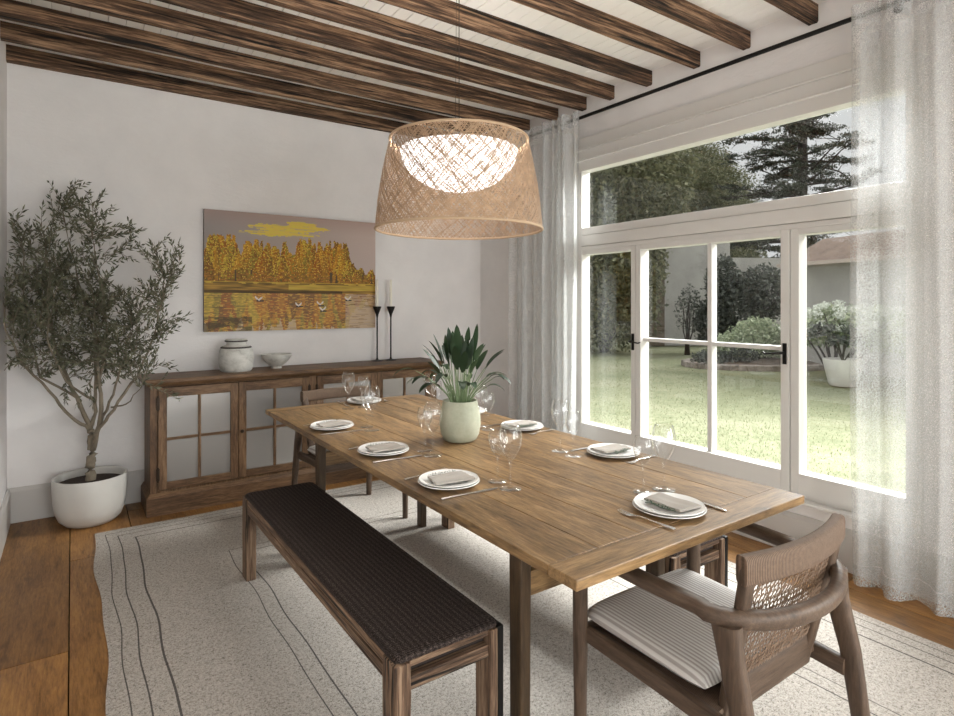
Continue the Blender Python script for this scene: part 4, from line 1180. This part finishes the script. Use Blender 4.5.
# hedge trees on the far side
specs = [(604, 17.5, 2.0, 6.4, 3), (500, 22, 2.3, 7.5, 4), (612, 30.5, 3.0, 11.4, 5), (722, 35, 2.6, 9.5, 6), (575, 42, 3.0, 14.5, 7), (690, 44, 4.2, 14, 8)]
labs = ['dense olive green garden tree beside the sheer curtain, in front of the treeline', 'broad evergreen tree hidden mostly behind the corner curtain', 'wide tall garden tree rising behind the grey building wall',
        'rounded garden tree beyond the grey building, next to the cedar', 'tall tree above the side window sash at the transom corner', 'tallest tree, standing furthest off behind the grey building']
for (px, d, r_, h_, sd), lb in zip(specs, labs):
    x, y = G(px, 0, d)
    rr = random.Random(sd*5)
    bl = [(rr.gauss(0, r_*.35), rr.gauss(0, r_*.35), h_*q, r_*(.95-.35*abs(q-.5)), r_*.8, h_*.30) for q in (.28, .45, .62, .78)]
    shrub('garden_tree', lb, 'tree', x, y, bl, M['hedge'], .075, 850, sd*3, group=None)
# cedar: trunk, tiered boughs, needle pads
x, y = G(802, 0, 25)
t = thing('cedar_tree', 'tall dark cedar with tiered open boughs seen through the transom window', 'tree', (x, y, GZ))
rr = random.Random(17); s_ = MB(); nd = MB()
s_.sweep([(0, 0, -.1), (.05, 0, 2), (0, .05, 5), (.06, 0, 7.5), (.1, .05, 9.5), (.12, 0, 12)], [.34, .28, .24, .20, .17, .08], 12)
for i in range(84):
    z = 2.4+9.0*(i/84)+rr.gauss(0, .12); a = rr.random()*6.283; L = (5.2-.24*z)*(.6+.5*rr.random())
    if z > 7.9 and math.cos(a)*.822-math.sin(a)*.57 > 0: L *= .3
    pts = []; dv = Vector((math.cos(a), math.sin(a), .10)); p = Vector((.05, 0, z))
    for k in range(8):
        pts.append(p.copy()); p = p+dv*(L/7); dv = (dv+Vector((rr.gauss(0, .15), rr.gauss(0, .15), rr.gauss(-.02, .10)))).normalized()
    s_.sweep(pts, [.06-.0065*k for k in range(8)], 5)
    for k in range(2, 8):
        if rr.random() < .26: continue
        for rep in range(2):
            off = Vector((rr.gauss(0, .28), rr.gauss(0, .28), rr.gauss(.04, .05)))
            foliage(nd, pts[k]+off, (.40, .40, .12), 80, .05, rr, .1)
        e = pts[k]+Vector((rr.gauss(0, .5), rr.gauss(0, .5), rr.gauss(0, .25)))
        s_.sweep([pts[k], pts[k].lerp(e, .5)+Vector((0, 0, .04)), e], [.022, .014, .006], 4)
s_.build('trunk', M['gbark'], t, smooth=True, sharp=0); nd.build('foliage', M['cedar'], t)

# ------------------------------------------------------------------ light
w = bpy.data.worlds.new('overcast'); bpy.context.scene.world = w; w.use_nodes = True
nt = w.node_tree; nt.nodes.clear()
out = nt.nodes.new('ShaderNodeOutputWorld'); bg = nt.nodes.new('ShaderNodeBackground')
tc = nt.nodes.new('ShaderNodeTexCoord'); sp = nt.nodes.new('ShaderNodeSeparateXYZ'); rmp = nt.nodes.new('ShaderNodeValToRGB')
nt.links.new(tc.outputs['Generated'], sp.inputs[0]); nt.links.new(sp.outputs[2], rmp.inputs[0])
e = rmp.color_ramp.elements; e[0].position = .0; e[0].color = (.25, .25, .24, 1); e[1].position = 1; e[1].color = (1.8, 1.8, 1.84, 1)
q = e.new(.02); q.color = (.40, .402, .41, 1); q = e.new(.42); q.color = (.47, .475, .48, 1)
nt.links.new(rmp.outputs[0], bg.inputs[0]); bg.inputs[1].default_value = SKY
nt.links.new(bg.outputs[0], out.inputs[0])
def lamp(name, typ, energy, loc, rot, col=(1, 1, 1), **kw):
    L = bpy.data.lights.new(name, typ); L.energy = energy; L.color = col
    for k, v in kw.items(): setattr(L, k, v)
    o = bpy.data.objects.new(name, L); COL.objects.link(o); o.location = loc; o.rotation_euler = rot; return o
sd = Vector((-.93*math.cos(math.radians(34)), .37*math.cos(math.radians(34)), -math.sin(math.radians(34))))
s = lamp('hazy_sun', 'SUN', SUN, (8, -2, 6), (0, 0, 0), (1, .965, .93), angle=math.radians(14)); s.rotation_euler = sd.to_track_quat('-Z', 'Y').to_euler()
lamp('pendant_bulb', 'POINT', 26, (LCX, LCY, 1.68+.27), (0, 0, 0), (1, .93, .86), shadow_soft_size=.04)

def area(name, e_, loc, target, sx, sy, col):
    o = lamp(name, 'AREA', e_, loc, (0, 0, 0), col, shape='RECTANGLE', size=sx, size_y=sy)
    o.rotation_euler = (Vector(target)-Vector(loc)).to_track_quat('-Z', 'Y').to_euler(); return o
area('window_daylight', 950, (6.8, 1.9, 4.6), (1.2, 2.5, .5), 3.8, 2.4, (1, 1, 1))  # added lamp outside, stands in for daylight through the garden window
area('side_window_daylight', 110, (3.62, -1.6, 1.55), (0, -1.4, 1.5), 2.1, 2.1, (.97, .985, 1))  # fill lamp added outside the made-up side window
area('rear_fill', 100, (1.45, -3.42, 1.35), (1.45, 3, 1.5), 2.7, 2.3, (.97, .985, 1))  # added fill lamp beyond the unseen rear opening, brightens the room

cam = bpy.data.cameras.new('camera'); co_ = bpy.data.objects.new('camera', cam); COL.objects.link(co_)
cam.sensor_width = 36; cam.lens = 584/954*36; cam.shift_y = -55/954; cam.clip_start = .05; cam.clip_end = 300
co_.location = (0, 0, H); co_.rotation_euler = (PI/2, 0, -math.atan2(.570, .822))
sc = bpy.context.scene; sc.camera = co_
sc.view_settings.view_transform = 'Standard'; sc.view_settings.look = 'None'; sc.view_settings.gamma = 1
sc.view_settings.use_curve_mapping = False; sc.view_settings.exposure = EXPO
sc.cycles.use_denoising = True; sc.cycles.max_bounces = 12; sc.cycles.transparent_max_bounces = 40; sc.cycles.diffuse_bounces = 6
sc.cycles.sample_clamp_indirect = 6
